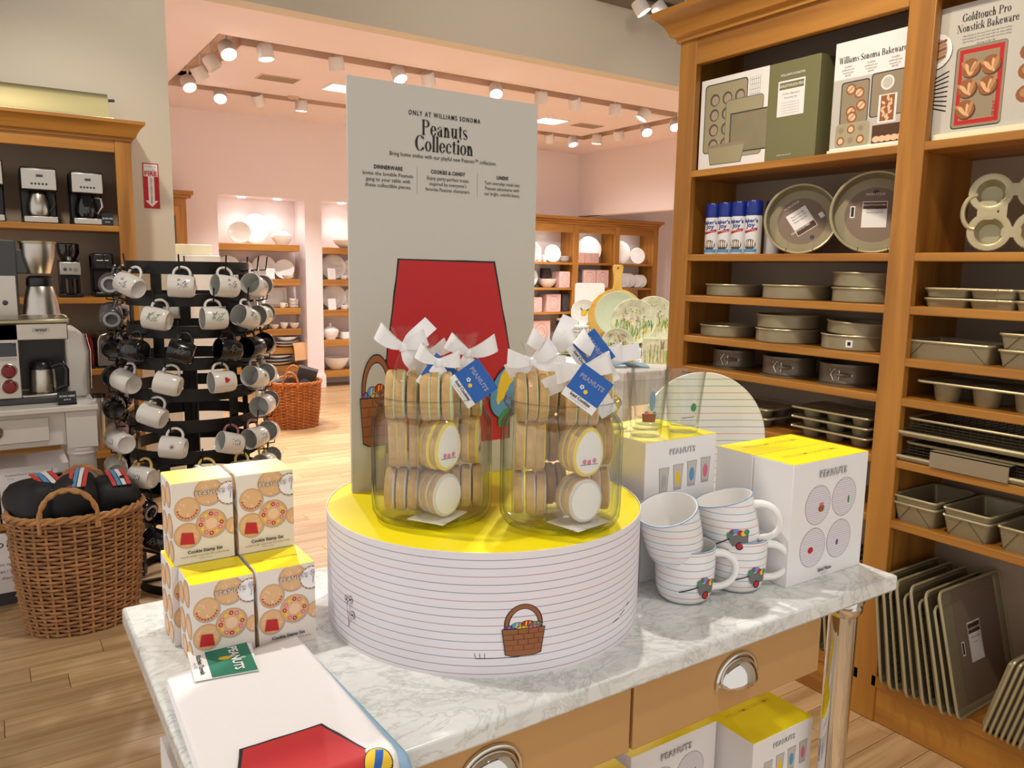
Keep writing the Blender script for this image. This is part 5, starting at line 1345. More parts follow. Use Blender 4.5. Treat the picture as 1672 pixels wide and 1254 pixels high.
# fire extinguisher sign
t = thing('fire_sign', 'red and white FIRE EXTINGUISHER arrow sign on the beige wall', 'sign', (.826, YW - .002, 1.77))
m = MB(); m.box((0, 0, 0), (.088, .002, .262)); m.build('plate', 'red', t)
fr = frame((0, 0, 0), (1, 0, 0), (0, 0, 1))
art('printed_face', t, fr, [(rect(.006, .185, .082, .256), 'paper'), (rect(.027, .03, .061, .185), 'paper'), ([(.008, .045), (.08, .045), (.044, .008)], 'paper'), (rect(.012, .24, .076, .242), 'grey'), ([(.02, .222), (.044, .214), (.068, .222), (.068, .224), (.044, .216), (.02, .224)], 'red')])
lettering(t, fr, [('FIRE', .044, .19, .036, 'red', .03, 'C', 1, .068)] + [(ch, .044, .167 - i * .0125, .0135, 'red', .03) for i, ch in enumerate('EXTINGUISHER')])
# drip coffee makers on the upper shelves
def coffee_maker(lab, x, y, z, w_=.16, h_=.285, carafe='steel'):
    t = thing('coffee_maker', lab, 'coffee maker', (x, y, z), 0, 'coffee makers on the wall cabinet')
    m = MB(); m.box((-w_ / 2, .11, 0), (w_ / 2, .2, h_)); m.box((-w_ / 2, .0, 0), (w_ / 2, .2, .032)); m.box((-w_ / 2, .005, h_ * .58), (w_ / 2, .2, h_)); m.build('body', 'blackplastic', t, bev=.008)
    m = MB(); m.box((-w_ / 2 + .006, -.004, .003), (w_ / 2 - .006, .001, .034)); m.build('base_plate', 'steel', t, bev=.003)
    m = MB(); m.box((-w_ / 2 + .004, -.003, h_ * .6), (w_ / 2 - .004, .006, h_ - .01)); m.build('front_plate', 'steel', t, bev=.003)
    fr = frame((-w_ / 2, -.003, 0), (1, 0, 0), (0, 0, 1))
    art('display', t, fr, [(rect(w_ * .42, h_ * .82, w_ * .62, h_ * .87), 'grey'), (rect(w_ * .44, h_ * .828, w_ * .6, h_ * .862), 'smoke')])
    art('button_row', t, fr, [(ell(w_ * (.3 + .1 * k), h_ * .7, .006, .006, 10), 'dgrey') for k in range(5)])
    m = MB(); m.lathe([(0, .035), (.048, .035), (.056, .06), (.055, .1), (.043, .14), (.04, .15), (0, .15)], 24, X=T(-.005, .055, 0)); m.build('carafe', carafe, t)
    m = MB(); m.lathe([(.04, .15), (.042, .152), (.038, .163), (0, .163)], 24, X=T(-.005, .055, 0)); m.build('carafe_lid', 'blackplastic', t)
    m = MB(); m.tube([(.035, .03, .145), (.062, .005, .14), (.066, .003, .1), (.045, .02, .06)], .007, 8); m.build('carafe_handle', 'blackplastic' if carafe == 'steel' else 'steel', t)
coffee_maker('steel-fronted coffee maker at the left frame edge, top cabinet shelf', .02, 4.87, 1.6455, .2, .31, 'smoke')
coffee_maker('steel-fronted coffee maker with steel carafe, middle of the top cabinet shelf', .275, 4.87, 1.6455, .165, .285)
coffee_maker('coffee maker with dark glass carafe nearest the cabinet post', .498, 4.87, 1.6455, .155, .28, 'smoke')
t = thing('price_card', 'small black price card before the right coffee maker', 'price card', (.585, 4.862, 1.6455)); m = MB(); m.box((-.028, 0, 0), (.028, .003, .065)); m.build('card', 'blackplastic', t); lettering(t, frame((0, 0, .033), (1, 0, 0), (0, 0, 1)), [('SCAN ME', 0, 0, .012, 'paper', .01), ('$99.95', 0, -.018, .009, 'paper')])
t = thing('coffee_grinder', 'black and steel coffee grinder on the second cabinet shelf', 'coffee grinder', (.395, 4.92, 1.2555))
m = MB(); m.box((-.055, -.02, 0), (.055, .13, .02)); m.box((-.05, .04, .02), (.05, .13, .2)); m.build('body', 'blackplastic', t, bev=.005)
m = MB(); m.box((-.05, -.03, .12), (.05, .06, .19)); m.build('control_panel', 'steel', t, bev=.004)
m = MB(); m.lathe([(.03, .19), (.038, .2), (.055, .24), (.055, .285), (.05, .29), (0, .292)], 20, X=T(0, .05, 0)); m.build('hopper', 'smoke', t)
m = MB(); m.lathe([(0, .02), (.034, .02), (.036, .03), (.036, .09), (.038, .1), (0, .1)], 20, X=T(0, .0, 0)); m.build('catch_jar', 'smoke', t)
art('dial', t, frame((0, -.03, .15), (1, 0, 0), (0, 0, 1)), [(ell(-.025, 0, .009), 'dgrey'), (ell(.025, -.002, .011), 'nickel'), (ell(0, 0, .008), 'grey')])
t = thing('espresso_machine', 'tall black pod machine in the shadow of the second cabinet shelf', 'coffee machine', (.555, 4.93, 1.2555))
m = MB(); m.box((-.045, 0, 0), (.055, .2, .03)); m.box((-.045, .08, .03), (.055, .2, .235)); m.box((-.045, -.01, .15), (.055, .2, .24)); m.build('body', 'blackplastic', t, bev=.01)
m = MB(); m.tube([(-.03, -.014, .2), (.03, -.014, .2)], .004, 8); m.build('lever', 'nickel', t)
def toaster(lab, x, mt):
    t = thing('toaster', lab, 'toaster', (x, 4.89, .8625), 0, 'toasters on the cabinet')
    m = MB(); m.prism([(-.085, 0), (.085, 0), (.082, .14), (.07, .175), (.04, .185), (-.04, .185), (-.07, .175), (-.082, .14)], 0, .25, X=Matrix(((1, 0, 0, 0), (0, 0, 1, 0), (0, 1, 0, .01), (0, 0, 0, 1)))); m.build('shell', mt, t, bev=.006)
    m = MB(); m.box((-.088, -.004, 0), (.088, .254, .014)); m.build('base', 'blackplastic', t)
    m = MB(); m.box((-.05, .03, .1945), (-.015, .22, .196)); m.box((.015, .03, .1945), (.05, .22, .196)); m.build('slots', 'smoke', t)
    m = MB(); m.box((-.02, -.02, .1), (.02, 0, .115)); m.build('lever', 'chrome', t)
M['redmetal'] = mat('dark red enamel', S(110, 22, 24), .2, .3)
toaster('dark red toaster on the third cabinet shelf', .4, 'redmetal'); toaster('champagne steel toaster on the third cabinet shelf', .585, 'steel')
# lower cabinet goods: carafes in the shade
for i, (x, h_) in enumerate(((.5, .3), (.6, .26))):
    t = thing('steel_canister', 'slim steel canister on the bottom cabinet shelf, %s' % ('left one', 'right one')[i], 'canister', (x, 4.95, .3905), 0, 'steel canisters')
    m = MB(); m.lathe([(0, 0), (.04, 0), (.042, .004), (.042, h_ - .03), (.036, h_), (0, h_)], 20); m.build('body', 'steel', t)
    m = MB(); m.lathe([(.036, h_), (.034, h_ + .02), (0, h_ + .022)], 20); m.build('lid', 'blackplastic', t)
# white counter table
ct = thing('white_counter', 'white painted counter table with turned leg and small drawer', 'table', (0, 3.74, 0))
def cn(name, a, c, mt, bev=.003, par=None):
    m = MB(); m.box((a[0], a[1] - 3.74, a[2]), (c[0], c[1] - 3.74, c[2])); return m.build(name, mt, par or ct, bev=bev)
cn('counter_top', (-.9, 3.72, .825), (.372, 4.32, .85), 'cream', .005)
cn('apron', (-.86, 3.765, .68), (.25, 4.28, .824), 'whitewood')
d = cn('drawer', (-.4, 3.752, .705), (.188, 3.766, .805), 'whitewood', .003)
m = MB(); m.lathe([(.026, 0), (.026, .008), (.016, .018), (0, .02)], 20, X=T(.0, .012, .757) @ R(PI / 2, 'X')); m.build('cup_pull', 'nickel', d)
for x in (.308, -.8):
    for y in (3.79, 4.25):
        m = MB(); m.box((x - .058, y - 3.74 - .055, .665), (x + .058, y - 3.74 + .055, .824)); m.lathe([(.058, .665), (.06, .655), (.056, .645), (.06, .64), (.056, .632), (.052, .62), (.054, .4), (.05, .3), (.052, .12), (.04, .04), (.036, .001), (0, .001)], 28, X=T(x, y - 3.74, 0)); m.build('leg', 'whitewood', ct, bev=.003)
cn('lower_shelf', (-.85, 3.8, .33), (.28, 4.26, .355), 'woodX')
# boxes under the counter
def ubox(lab, a, c, txt=None, press=False):
    t = thing('appliance_box', lab, 'box', (a[0], a[1], a[2]), 0, 'boxes under the counter'); w_, h_ = c[0] - a[0], c[2] - a[2]
    m = MB(); m.box((0, 0, 0), (w_, c[1] - a[1], h_)); m.build('carton', 'paper', t, bev=.002)
    A = []
    if press: A = [(rect(w_ * .6, h_ * .42, w_ * .9, h_ * .8), 'smoke'), (rect(w_ * .6, h_ * .8, w_ * .9, h_ * .83), 'grey'), (rect(w_ * .6, h_ * .84, w_ * .62, h_ * .4), 'grey'), (ell(w_ * .88, h_ * .6, .012, .03), 'grey'), (line(w_ * .75, h_ * .8, w_ * .75, h_ * .92, .003), 'grey'), (rect(w_ * .6, h_ * .36, w_ * .9, h_ * .39), 'dgrey')]
    if A: art('printed_front', t, for_front, A)
    if txt: lettering(t, for_front, txt)
    return t
ubox('white carton printed with a french press on the counter\'s lower shelf', (.0, 3.82, .3555), (.255, 4.1, .59), [('Insulated French Press', .075, .2, .012, 'grey'), ('8 cup', .04, .185, .01, 'lgrey')], True)
ubox('white carton at the left frame edge on the counter\'s lower shelf', (-.3, 3.82, .3555), (-.008, 4.1, .56), [('espresso', .2, .1, .03, 'grey')])
ubox('white carton with small print on the floor under the counter', (-.35, 3.8, .06), (.09, 4.15, .318), [('GRIND & BREW', .36, .2, .03, 'black', .02), ('stainless steel carafe', .36, .12, .018, 'grey'), ('12 cups / 24 hours', .36, .09, .018, 'grey'), ('thermal', .36, .06, .018, 'grey')])
m = MB(); m.box((-.36, 3.82, .001), (.08, 4.12, .059)); tag(m.build('floor_plinth', 'dgrey'), 'low dark plinth below the counter boxes', 'plinth')
# coffee machine on the counter
t = thing('drip_machine', 'square steel coffee machine with two red knobs on the white counter', 'coffee machine', (.02, 3.84, .8505))
W_ = .26
m = MB(); m.box((-.02, 0.0, 0), (W_, .3, .028)); m.build('base', 'dgrey', t, bev=.006)
m = MB(); m.box((0, .16, .028), (W_, .3, .34)); m.box((-.0, .0, .028), (.085, .3, .34)); m.box((0, -.0, .27), (W_ + .006, .3, .34)); m.box((.085, .0, .028), (W_, .16, .04)); m.build('housing', 'steel', t, bev=.004)
m = MB(); m.box((-.01, -.01, .34), (W_ + .014, .31, .357)); m.build('top_plate', 'nickel', t, bev=.004)
m = MB(); m.box((.088, .158, .042), (W_ - .004, .161, .268)); m.build('recess', 'blackplastic', t)
m = MB(); m.lathe([(0, .042), (.05, .042), (.052, .05), (.048, .135), (.046, .14), (0, .14)], 28, X=T(.165, .075, 0)); m.build('carafe', 'steel', t)
m = MB(); m.lathe([(.046, .14), (.046, .15), (.035, .168), (0, .17)], 28, X=T(.165, .075, 0)); m.build('carafe_lid', 'blackplastic', t)
m = MB(); m.tube([(.2, .045, .15), (.24, .02, .165), (.252, .015, .14), (.25, .016, .07), (.215, .04, .055)], .011, 10); m.build('carafe_handle', 'blackplastic', t)
for z in (.145, .08):
    m = MB(); m.lathe([(.031, 0), (.031, .006), (.028, .008)], 28, X=T(.042, 0, z) @ R(PI / 2, 'X')); m.lathe([(.026, .006), (.025, .022), (.02, .026), (0, .027)], 28, 1, X=T(.042, 0, z) @ R(PI / 2, 'X')); m.build('knob', ['steel', 'redknob' if 'redknob' in M else 'red'], t)
m = MB(); m.box((.01, -.004, .205), (.075, 0, .262)); m.build('display', 'smoke', t, bev=.002)
fr = frame((0, 0, 0), (1, 0, 0), (0, 0, 1))
art('badge', t, fr, [(rect(.135, .303, .2, .32), 'lgrey')]); art('button_strip', t, fr, [(rect(.012, .187, .074, .2), 'lgrey')])
lettering(t, fr, [('WOLF', .167, .3065, .014, 'black', .03, 'C', 1.1), ('GOURMET', .167, .295, .006, 'grey')])
t = thing('price_card', 'black price card standing in front of the steel coffee machine', 'price card', (.262, 3.775, .8505)); m = MB(); m.box((-.035, 0, 0), (.035, .003, .055)); m.box((-.035, -.02, 0), (.035, .0, .002)); m.build('card', 'blackplastic', t, rot=(-.3, 0, 0)); lettering(t, frame((0, -.006, .032), (1, 0, 0), (0, .3, .95)), [('SCAN HERE', 0, 0, .011, 'paper', .01), ('$599.95', 0, -.014, .008, 'paper')])
# thermal brewer on a riser behind it
m = MB(); m.box((-.2, 4.16, .8505), (.31, 4.31, 1.2)); tag(m.build('counter_riser', 'paperoff', bev=.003), 'plain riser block behind the steel coffee machine', 'riser')
t = thing('thermal_brewer', 'tall steel brewer with cone basket and thermal carafe behind the coffee machine', 'coffee maker', (.215, 4.24, 1.2005))
m = MB(); m.lathe([(0, 0), (.072, 0), (.076, .006), (.066, .08), (.055, .13), (.052, .135), (0, .135)], 32); m.build('carafe', 'steel', t)
m = MB(); m.lathe([(.054, .134), (.056, .14), (.054, .17), (.04, .18), (0, .182)], 32); m.build('carafe_collar', 'blackplastic', t)
m = MB(); m.lathe([(0, .19), (.045, .19), (.05, .195), (.068, .27), (.07, .325), (.062, .325), (0, .31)], 32); m.build('brew_basket', 'steel', t)
m = MB(); m.lathe([(.07, .325), (.075, .327), (.075, .336), (.06, .342), (0, .343)], 32); m.build('lid', 'nickel', t)
m = MB(); m.box((-.215, -.03, .0), (-.085, .05, .34)); m.box((-.1, -.02, .19), (-.04, .04, .3)); m.build('tower', 'dgrey', t, bev=.006)
m = MB(); m.box((-.21, -.034, .0), (-.095, -.03, .18)); m.build('tower_panel', 'steel', t); m = MB(); m.lathe([(.012, 0), (.01, .008), (0, .009)], 16, X=T(-.14, -.034, .06) @ R(PI / 2, 'X')); m.build('dial', 'smoke', t)
t = thing('white_appliance', 'white rounded appliance standing at the right end of the counter', 'appliance', (.3, 3.95, .8505))
m = MB(); m.prism([(0, 0), (.075, 0), (.085, .02), (.085, .2), (.07, .285), (.045, .305), (0, .305)], 0, .25, X=Matrix(((1, 0, 0, -.02), (0, 0, 1, 0), (0, 1, 0, 0), (0, 0, 0, 1)))); m.build('shell', 'whitewood', t, bev=.01)
m = MB(); m.tube([(.07, .04, .03), (.075, .04, .2), (.06, .04, .28)], .007, 8); m.build('trim', 'chrome', t)

# ------------------------------------------------------------------ wicker baskets
def wicker(nm, lab, x, y, rx, ry, h, base=.84, rows=30, stakes=30, mt='wicker1', handles=((-1.75, .085), (1.4, .085)), hs=1., lip=.012):
    t = thing(nm, lab, 'basket', (x, y, .001))
    def prof(f): return base + (1 - base) * (1 - (1 - f) ** 1.8)
    def pt(a, f, o=0.): k = prof(f); return Vector(((rx * k + o) * math.cos(a), (ry * k + o) * math.sin(a), h * f))
    m = MB(); N = stakes * 2
    for r in range(rows):
        f = (r + .6) / rows; P = []
        for k in range(N): P.append(pt(2 * PI * k / N, f, .006 * (1 if (k // 2 + r) % 2 == 0 else -1) * (1 if k % 2 == 0 else .35)))
        m.tube(P, h / rows * .41, 5, closed=True)
    o = m.build('weave', mt, t, angle=80); o['kind'] = 'stuff'
    m = MB()
    for k in range(stakes): a = 2 * PI * (k + .0) / stakes; m.tube([pt(a, f, .001) for f in (0, .25, .5, .75, 1)], .006, 5)
    o = m.build('stakes', 'wickrim' if mt == 'wicker1' else mt, t); o['kind'] = 'stuff'
    m = MB()
    for s in range(3):
        m.tube([pt(2 * PI * k / 72, 1, .004) + Vector((0, 0, .009 * math.sin(k * .9 + s * 2.1))) + Vector((math.cos(2 * PI * k / 72), math.sin(2 * PI * k / 72), 0)) * (.009 * math.cos(k * .9 + s * 2.1)) for k in range(72)], .0075, 6, closed=True)
    m.build('braided_rim', 'wickrim' if mt == 'wicker1' else mt, t)
    m = MB(); m.lathe([(0, .008), (rx * base * .98, .008)], 40, sy=ry / rx); m.build('bottom', mt, t)
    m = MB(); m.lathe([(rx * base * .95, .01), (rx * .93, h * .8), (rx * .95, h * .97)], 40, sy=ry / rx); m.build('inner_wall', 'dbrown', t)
    for a0, wd in handles:
        m = MB()
        for s in range(2):
            P = []
            for k in range(25):
                q = PI * k / 24; a = a0 + (wd / rx * 1.15) * math.cos(q) * hs
                p = pt(a, 1, .008); up = .12 * hs * math.sin(q) - (.04 if k in (0, 24) else 0)
                P.append(p + Vector((0, 0, up)) + Vector((.004 * math.cos(k * 1.1 + s * PI), .004 * math.sin(k * 1.1 + s * PI), .004 * math.sin(k * 1.1 + s * PI))))
            m.tube(P, .0078, 6)
        m.build('handle', 'wickrim' if mt == 'wicker1' else mt, t)
    return t
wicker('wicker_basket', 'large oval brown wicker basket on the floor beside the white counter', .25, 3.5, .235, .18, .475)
def lump(lab, x, y, z, sx, sy, sz, seed, rot=0., stripe='fabricred'):
    rnd = random.Random(seed); t = thing('black_bag', lab, 'bag', (x, y, z), (0, 0, rot), 'black bags in the wicker basket')
    m = MB(); n, k = 22, 12; prof = []
    vs = []; fs = []
    for i in range(k + 1):
        ph = -PI / 2 + PI * i / k
        for j in range(n):
            a = 2 * PI * j / n; c, s_ = math.cos(a), math.sin(a); cc_ = math.cos(ph)
            f = (abs(c) ** 4 + abs(s_) ** 4) ** -.25
            d = 1 + .05 * math.sin(3 * a + seed) * cc_ + .05 * math.sin(4 * ph + a * 2 + seed)
            vs.append((sx * c * cc_ ** .6 * f * d if cc_ > 1e-4 else 0, sy * s_ * cc_ ** .6 * f * d if cc_ > 1e-4 else 0, sz * math.sin(ph) * d + sz))
    for i in range(k):
        for j in range(n): fs.append((i * n + j, i * n + (j + 1) % n, (i + 1) * n + (j + 1) % n, (i + 1) * n + j))
    m.add(vs, fs); m.build('bag', 'fabricblack', t, angle=70)
    m = MB()
    for i, c in enumerate((0, 1, 2, 0)):
        P = [Vector((-.1 * sx + i * sx * .2, -sy * .85 + sy * .25 * q, sz * (1.62 + .40 * math.sin(q / 6 * PI / 2)) + .012)) for q in range(6)]
        m.strip(P, Vector((sx * .16, 0, 0)), .003, c)
    m.build('striped_band', [stripe, 'sky', 'paper'], t)
lump('black bag with a striped band at the left in the wicker basket', .13, 3.53, .40, .11, .12, .1, 1, .3)
lump('black bag with a coral patch in the middle of the wicker basket', .25, 3.5, .41, .085, .12, .1, 2, -.2)
lump('black bag at the right in the wicker basket', .385, 3.53, .41, .09, .11, .085, 3, .1)
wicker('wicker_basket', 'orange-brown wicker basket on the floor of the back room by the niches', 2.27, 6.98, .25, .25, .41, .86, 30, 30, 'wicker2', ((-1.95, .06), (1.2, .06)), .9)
def tbox(lab, x, y, z, d, rot, mt):
    m = MB(); m.cbox((0, 0, d[2] / 2), d); o = m.build('boxed_item', mt, loc=(x, y, z), rot=rot, bev=.003); tag(o, lab, 'box', 'boxes in the far basket')
    art('printed_mark', o, frame((0, -d[1] / 2, d[2] * .55), (1, 0, 0), (0, 0, 1)), [(ell(0, 0, d[0] * .25, d[2] * .14, 16), 'grey')])
tbox('charcoal box standing tilted in the far wicker basket', 2.34, 6.97, .24, (.17, .09, .3), (.1, .28, -.4), 'darkbox')
tbox('charcoal box lying low in the far wicker basket', 2.14, 6.93, .27, (.2, .12, .16), (.1, -.25, -.5), 'darkbox')
tbox('white topped box at the left of the far wicker basket', 2.1, 7.04, .3, (.2, .1, .15), (.15, -.25, -.3), 'paper')

# ------------------------------------------------------------------ mug rack
KX, KY = .77, 3.78
rk = thing('mug_rack', 'tall black iron ring rack hung with mugs', 'mug rack', (KX, KY, 0))
RZ = [1.43 - .135 * k for k in range(10)]; RR = [.255 + .003 * k for k in range(10)]
for z, r in zip(RZ, RR):
    m = MB(); m.lathe([(r, z - .027), (r + .003, z - .027), (r + .003, z + .027), (r, z + .027), (r, z - .027)], 56); m.build('ring_band', 'iron', rk, angle=30)
for k in range(5):
    a = 2 * PI * k / 5 + .2; m = MB(); c, s_ = math.cos(a), math.sin(a)
    X = R(a, 'Z'); m.box((RR[0] - .008, -.024, .0), (RR[0] - .004, .024, 1.455), X=X); m.box((RR[0] - .004, -.02, .0), (RR[9] + .0, .02, .004), X=X); m.build('upright_strap', 'iron', rk)
m = MB(); m.lathe([(.02, .002), (.02, 1.0), (0, 1.0)], 12); m.lathe([(RR[9], .0), (RR[9] + .004, .0), (RR[9] + .004, .04), (RR[9], .04), (RR[9], .0)], 56); m.build('base_ring', 'iron', rk)
for i in range(3): a = i * 2 * PI / 3; m = MB(); m.box((-RR[9], -.012, .002), (RR[9], .012, .008), X=R(a, 'Z')); m.build('base_spoke', 'iron', rk)
rv = Vector((ux, uy, 0)).normalized(); fv = Vector((fx, fy, 0)).normalized()
def rackmug(body, inner, handle, deco):
    r, h = .047, .1
    m = MB(); m.lathe([(0, .004), (r * .7, .003), (r * .78, 0), (r * .86, .002), (r * .97, .016), (r, .05), (r, h - .002), (r * .97, h), (r * .94, h - .003)], 26); a = m.mesh('mug_body', [body])
    m = MB(); m.lathe([(r * .94, h - .003), (r * .93, .05), (r * .85, .014), (0, .008)], 26); b_ = m.mesh('inner_glaze', [inner])
    P = [Vector((r * .95 + .036 * max(0, math.cos(q)) ** .8, 0, h * .52 + h * .33 * math.sin(q))) for q in [-PI / 2 + PI * k / 10 for k in range(11)]]
    m = MB(); m.tube(P, .0058, 7); c = m.mesh('handle', [handle])
    ms = [('mug_body', a), ('inner_glaze', b_), ('handle', c)]
    for _, me in ms:
        me.polygons.foreach_set('use_smooth', [True] * len(me.polygons)); me.set_sharp_from_angle(angle=math.radians(60))
    if deco:
        vs = []; fs = []; mi = []; mats = []
        for side in (0.0, PI):
            frd = cylframe(r, PI / 2 + side, 0)
            for i, (poly, mt) in enumerate(deco):
                if mt not in mats: mats.append(mt)
                o = len(vs); vs += [tuple(frd(x, y, .0006 + .0001 * i)) for x, y in poly]; fs.append(list(range(o, o + len(poly)))); mi.append(mats.index(mt))
        me = bpy.data.meshes.new('printed_motif'); me.from_pydata(vs, [], fs); [me.materials.append(M[q]) for q in mats]; me.polygons.foreach_set('material_index', mi); ms.append(('printed_motif', me))
    else:
        m = MB(); m.lathe([(r * .74, -.0005), (r * .5, -.0006)], 20); ms.append(('foot_ring', m.mesh('foot_ring', ['lgrey']))) if body != 'mugwhite' else None
    return ms
def scr(n, s, mt, seed):
    rnd = random.Random(seed); A = []
    for _ in range(n): x, y = rnd.uniform(-.016, .016), rnd.uniform(.025, .07); A.append((line(x, y, x + rnd.uniform(-s, s), y + rnd.uniform(-s, s), .0018), mt))
    return A
words = [(rect(-.012, .06 - i * .01, .012 - .004 * (i % 2), .0635 - i * .01), 'dgrey') for i in range(4)]
star = [(line(0, .045, .011 * math.cos(k * 2 * PI / 6 + .4), .045 + .011 * math.sin(k * 2 * PI / 6 + .4), .0022), 'black') for k in range(6)]
heart = [(ell(-.0055, .05, .0068, .0068, 12), 'red'), (ell(.0055, .05, .0068, .0068, 12), 'red'), ([(-.0118, .0475), (.0118, .0475), (0, .033)], 'red')]
pat = scr(16, .012, 'dgrey', 4); patg = scr(20, .012, 'grass', 5) + scr(14, .012, 'grey', 6); patb = scr(20, .014, 'grey', 8)
KIND = {'grey': ('dark grey mug', rackmug('muggrey', 'muggrey', 'muggrey', None)), 'toile': ('white mug with grey drawn figures', rackmug('mugwhite', 'muginside', 'mugwhite', pat)),
        'meadow': ('white mug with green sketch print', rackmug('mugwhite', 'muginside', 'mugwhite', patg)), 'black': ('black mug', rackmug('mugblack', 'mugblack', 'mugblack', None)),
        'blackp': ('black mug with grey crest', rackmug('mugblack', 'mugblack', 'mugblack', patb)), 'plain': ('plain white mug', rackmug('mugwhite', 'muginside', 'mugwhite', None)),
        'heart': ('white mug with a red heart', rackmug('mugwhite', 'muginside', 'mugwhite', heart)), 'star': ('white mug with a black star', rackmug('mugwhite', 'muginside', 'mugwhite', star)),
        'rose': ('white mug with rose handle and lettering', rackmug('mugwhite', 'muginside', 'mugrose', words)), 'straw': ('white mug with straw yellow handle', rackmug('mugwhite', 'muginside', 'mugyel', words))}
ROWS = [[(-92, 'grey'), (-66, 'grey'), (-24, 'toile'), (16, 'toile'), (48, 'toile'), (80, 'toile'), (104, 'toile'), (150, 'plain'), (205, 'plain')],
        [(-86, 'grey'), (-62, 'grey'), (-2, 'meadow'), (38, 'meadow'), (66, 'meadow'), (88, 'meadow'), (112, 'meadow'), (165, 'plain'), (215, 'plain')],
        [(-95, 'black'), (-66, 'blackp'), (-22, 'blackp'), (14, 'blackp'), (48, 'blackp'), (72, 'black'), (98, 'black')],
        [(-92, 'black'), (-70, 'blackp'), (-32, 'plain'), (4, 'plain'), (42, 'heart'), (74, 'star'), (98, 'star')],
        [(-88, 'black'), (-62, 'blackp'), (-8, 'plain'), (84, 'plain'), (106, 'plain')],
        [(-96, 'black'), (-74, 'rose'), (-42, 'rose'), (6, 'star'), (46, 'rose'), (70, 'rose'), (96, 'rose')],
        [(-92, 'black'), (-60, 'straw'), (-18, 'straw'), (26, 'straw'), (56, 'straw'), (82, 'straw'), (104, 'straw')],
        [(-75, 'black'), (-50, 'black'), (-20, 'black'), (60, 'plain'), (85, 'plain')],
        [(-65, 'black'), (-38, 'black'), (-8, 'blackp'), (70, 'plain')]]
pegm = None
for k, row in enumerate(ROWS):
    for i, (th, kd) in enumerate(row):
        a = math.radians(th); out = rv * math.sin(a) + fv * math.cos(a); tang = -(rv * math.cos(a) - fv * math.sin(a))
        p0 = out * RR[k]; p1 = out * (RR[k] + .085)
        m = MB(); m.tube([p0 + Vector((0, 0, RZ[k] - .012)), p1 * .9 + Vector((0, 0, RZ[k] - .004)) + p0 * .1 - p0 * 0, p1 + Vector((0, 0, RZ[k] + .055))], .0035, 6); m.build('peg', 'iron', rk)
        nm_, ms = KIND[kd]
        lab = '%s on the %s rack ring down, %s from left' % (nm_, ORD[k], ORD[i])
        if abs(th) > 140: lab = '%s at the back of the %s rack ring%s' % (nm_, ORD[k], '' if th < 180 else ', further left')
        tz = -.08 * math.sin(i * 2.3 + k * 1.7)
        zax = (tang * math.cos(.25 + tz) + Vector((0, 0, 1)) * math.sin(.15 + tz * 2) ).normalized()     # opening direction
        xax = (Vector((0, 0, 1)) * .93 - out * .25); xax = (xax - zax * xax.dot(zax)).normalized(); yax = zax.cross(xax)
        rot = Matrix((xax, yax, zax)).transposed()
        c = Vector((KX, KY, 0)) + out * (RR[k] + .062) + Vector((0, 0, RZ[k] - .074)) - zax * .055
        t = thing('hanging_mug', lab, 'mug', c, rot.to_euler(), 'mugs on the ring rack')
        for nn, me in ms: obj(nn, me, t)
# cream plinth with a box behind the rack
m = MB(); m.box((0, 0, 0), (.34, .3, 1.46)); m.box((-.012, -.012, 1.46), (.352, .312, 1.5)); o = m.build('cream_plinth', 'white', loc=(.97, 5.5, .001), bev=.003); tag(o, 'tall cream plinth in the opening behind the mug rack', 'plinth')
m = MB(); m.box((0, 0, 0), (.24, .16, .07)); o = m.build('cream_box', 'paperoff', loc=(1.04, 5.53, 1.502), bev=.003); tag(o, 'pale yellow carton on top of the cream plinth', 'box')

# ================================================================== back room goods
def cab_left():
    t = thing('corner_cabinet', 'narrow slice of honey wood cabinet by the far left wall corner', 'cabinet', (1.3, 8.62, 0))
    m = MB(); m.box((0, 0, .001), (.46, .37, 2.1)); m.build('carcass', 'woodZ', t, bev=.003)
    m = MB(); m.box((-.04, -.05, 2.1), (.5, .372, 2.13)); m.box((-.06, -.07, 2.13), (.52, .374, 2.17)); m.build('crown_moulding', 'woodX', t, bev=.004)
    m = MB(); m.box((.05, -.012, .1), (.4, 0, 2.02)); m.build('door', 'woodZ', t, bev=.004); m = MB(); m.box((.1, -.016, .2), (.35, -.012, 1.92)); m.build('door_panel', 'smoke', t)
cab_left()
def up_plate(lab, x, y, z, r, sx=1., tilt=.14, mt='gloss', group='white plates on the niche shelves'):
    q = upright(-.3, -.95, tilt)
    m = MB(); m.lathe([(0, -.01), (r * .58, -.01), (r * .66, -.005), (r * .98, .003), (r, .005), (r * .97, .008), (r * .68, -.001), (r * .58, -.005), (0, -.005)], 30, sx=sx)
    o = m.build('display_plate', mt, loc=(x, y, z + r * math.cos(tilt) + .001), rot=q, angle=50); tag(o, lab, 'plate', group); return o
def lathe_thing(nm, lab, cat, x, y, z, prof, mt='gloss', group=None, seg=28, sx=1., sy=1.):
    m = MB(); m.lathe(prof, seg, sx=sx, sy=sy); o = m.build(nm, mt, loc=(x, y, z + .0008), angle=50); tag(o, lab, cat, group); return o
def bowl(lab, x, y, z, r, h, group=None, mt='gloss', **k): return lathe_thing('bowl', lab, 'bowl', x, y, z, [(0, 0), (r * .4, 0), (r * .45, .004), (r * .8, h * .45), (r, h), (r * .96, h), (r * .75, h * .5), (r * .4, .012), (0, .01)], mt, group, **k)
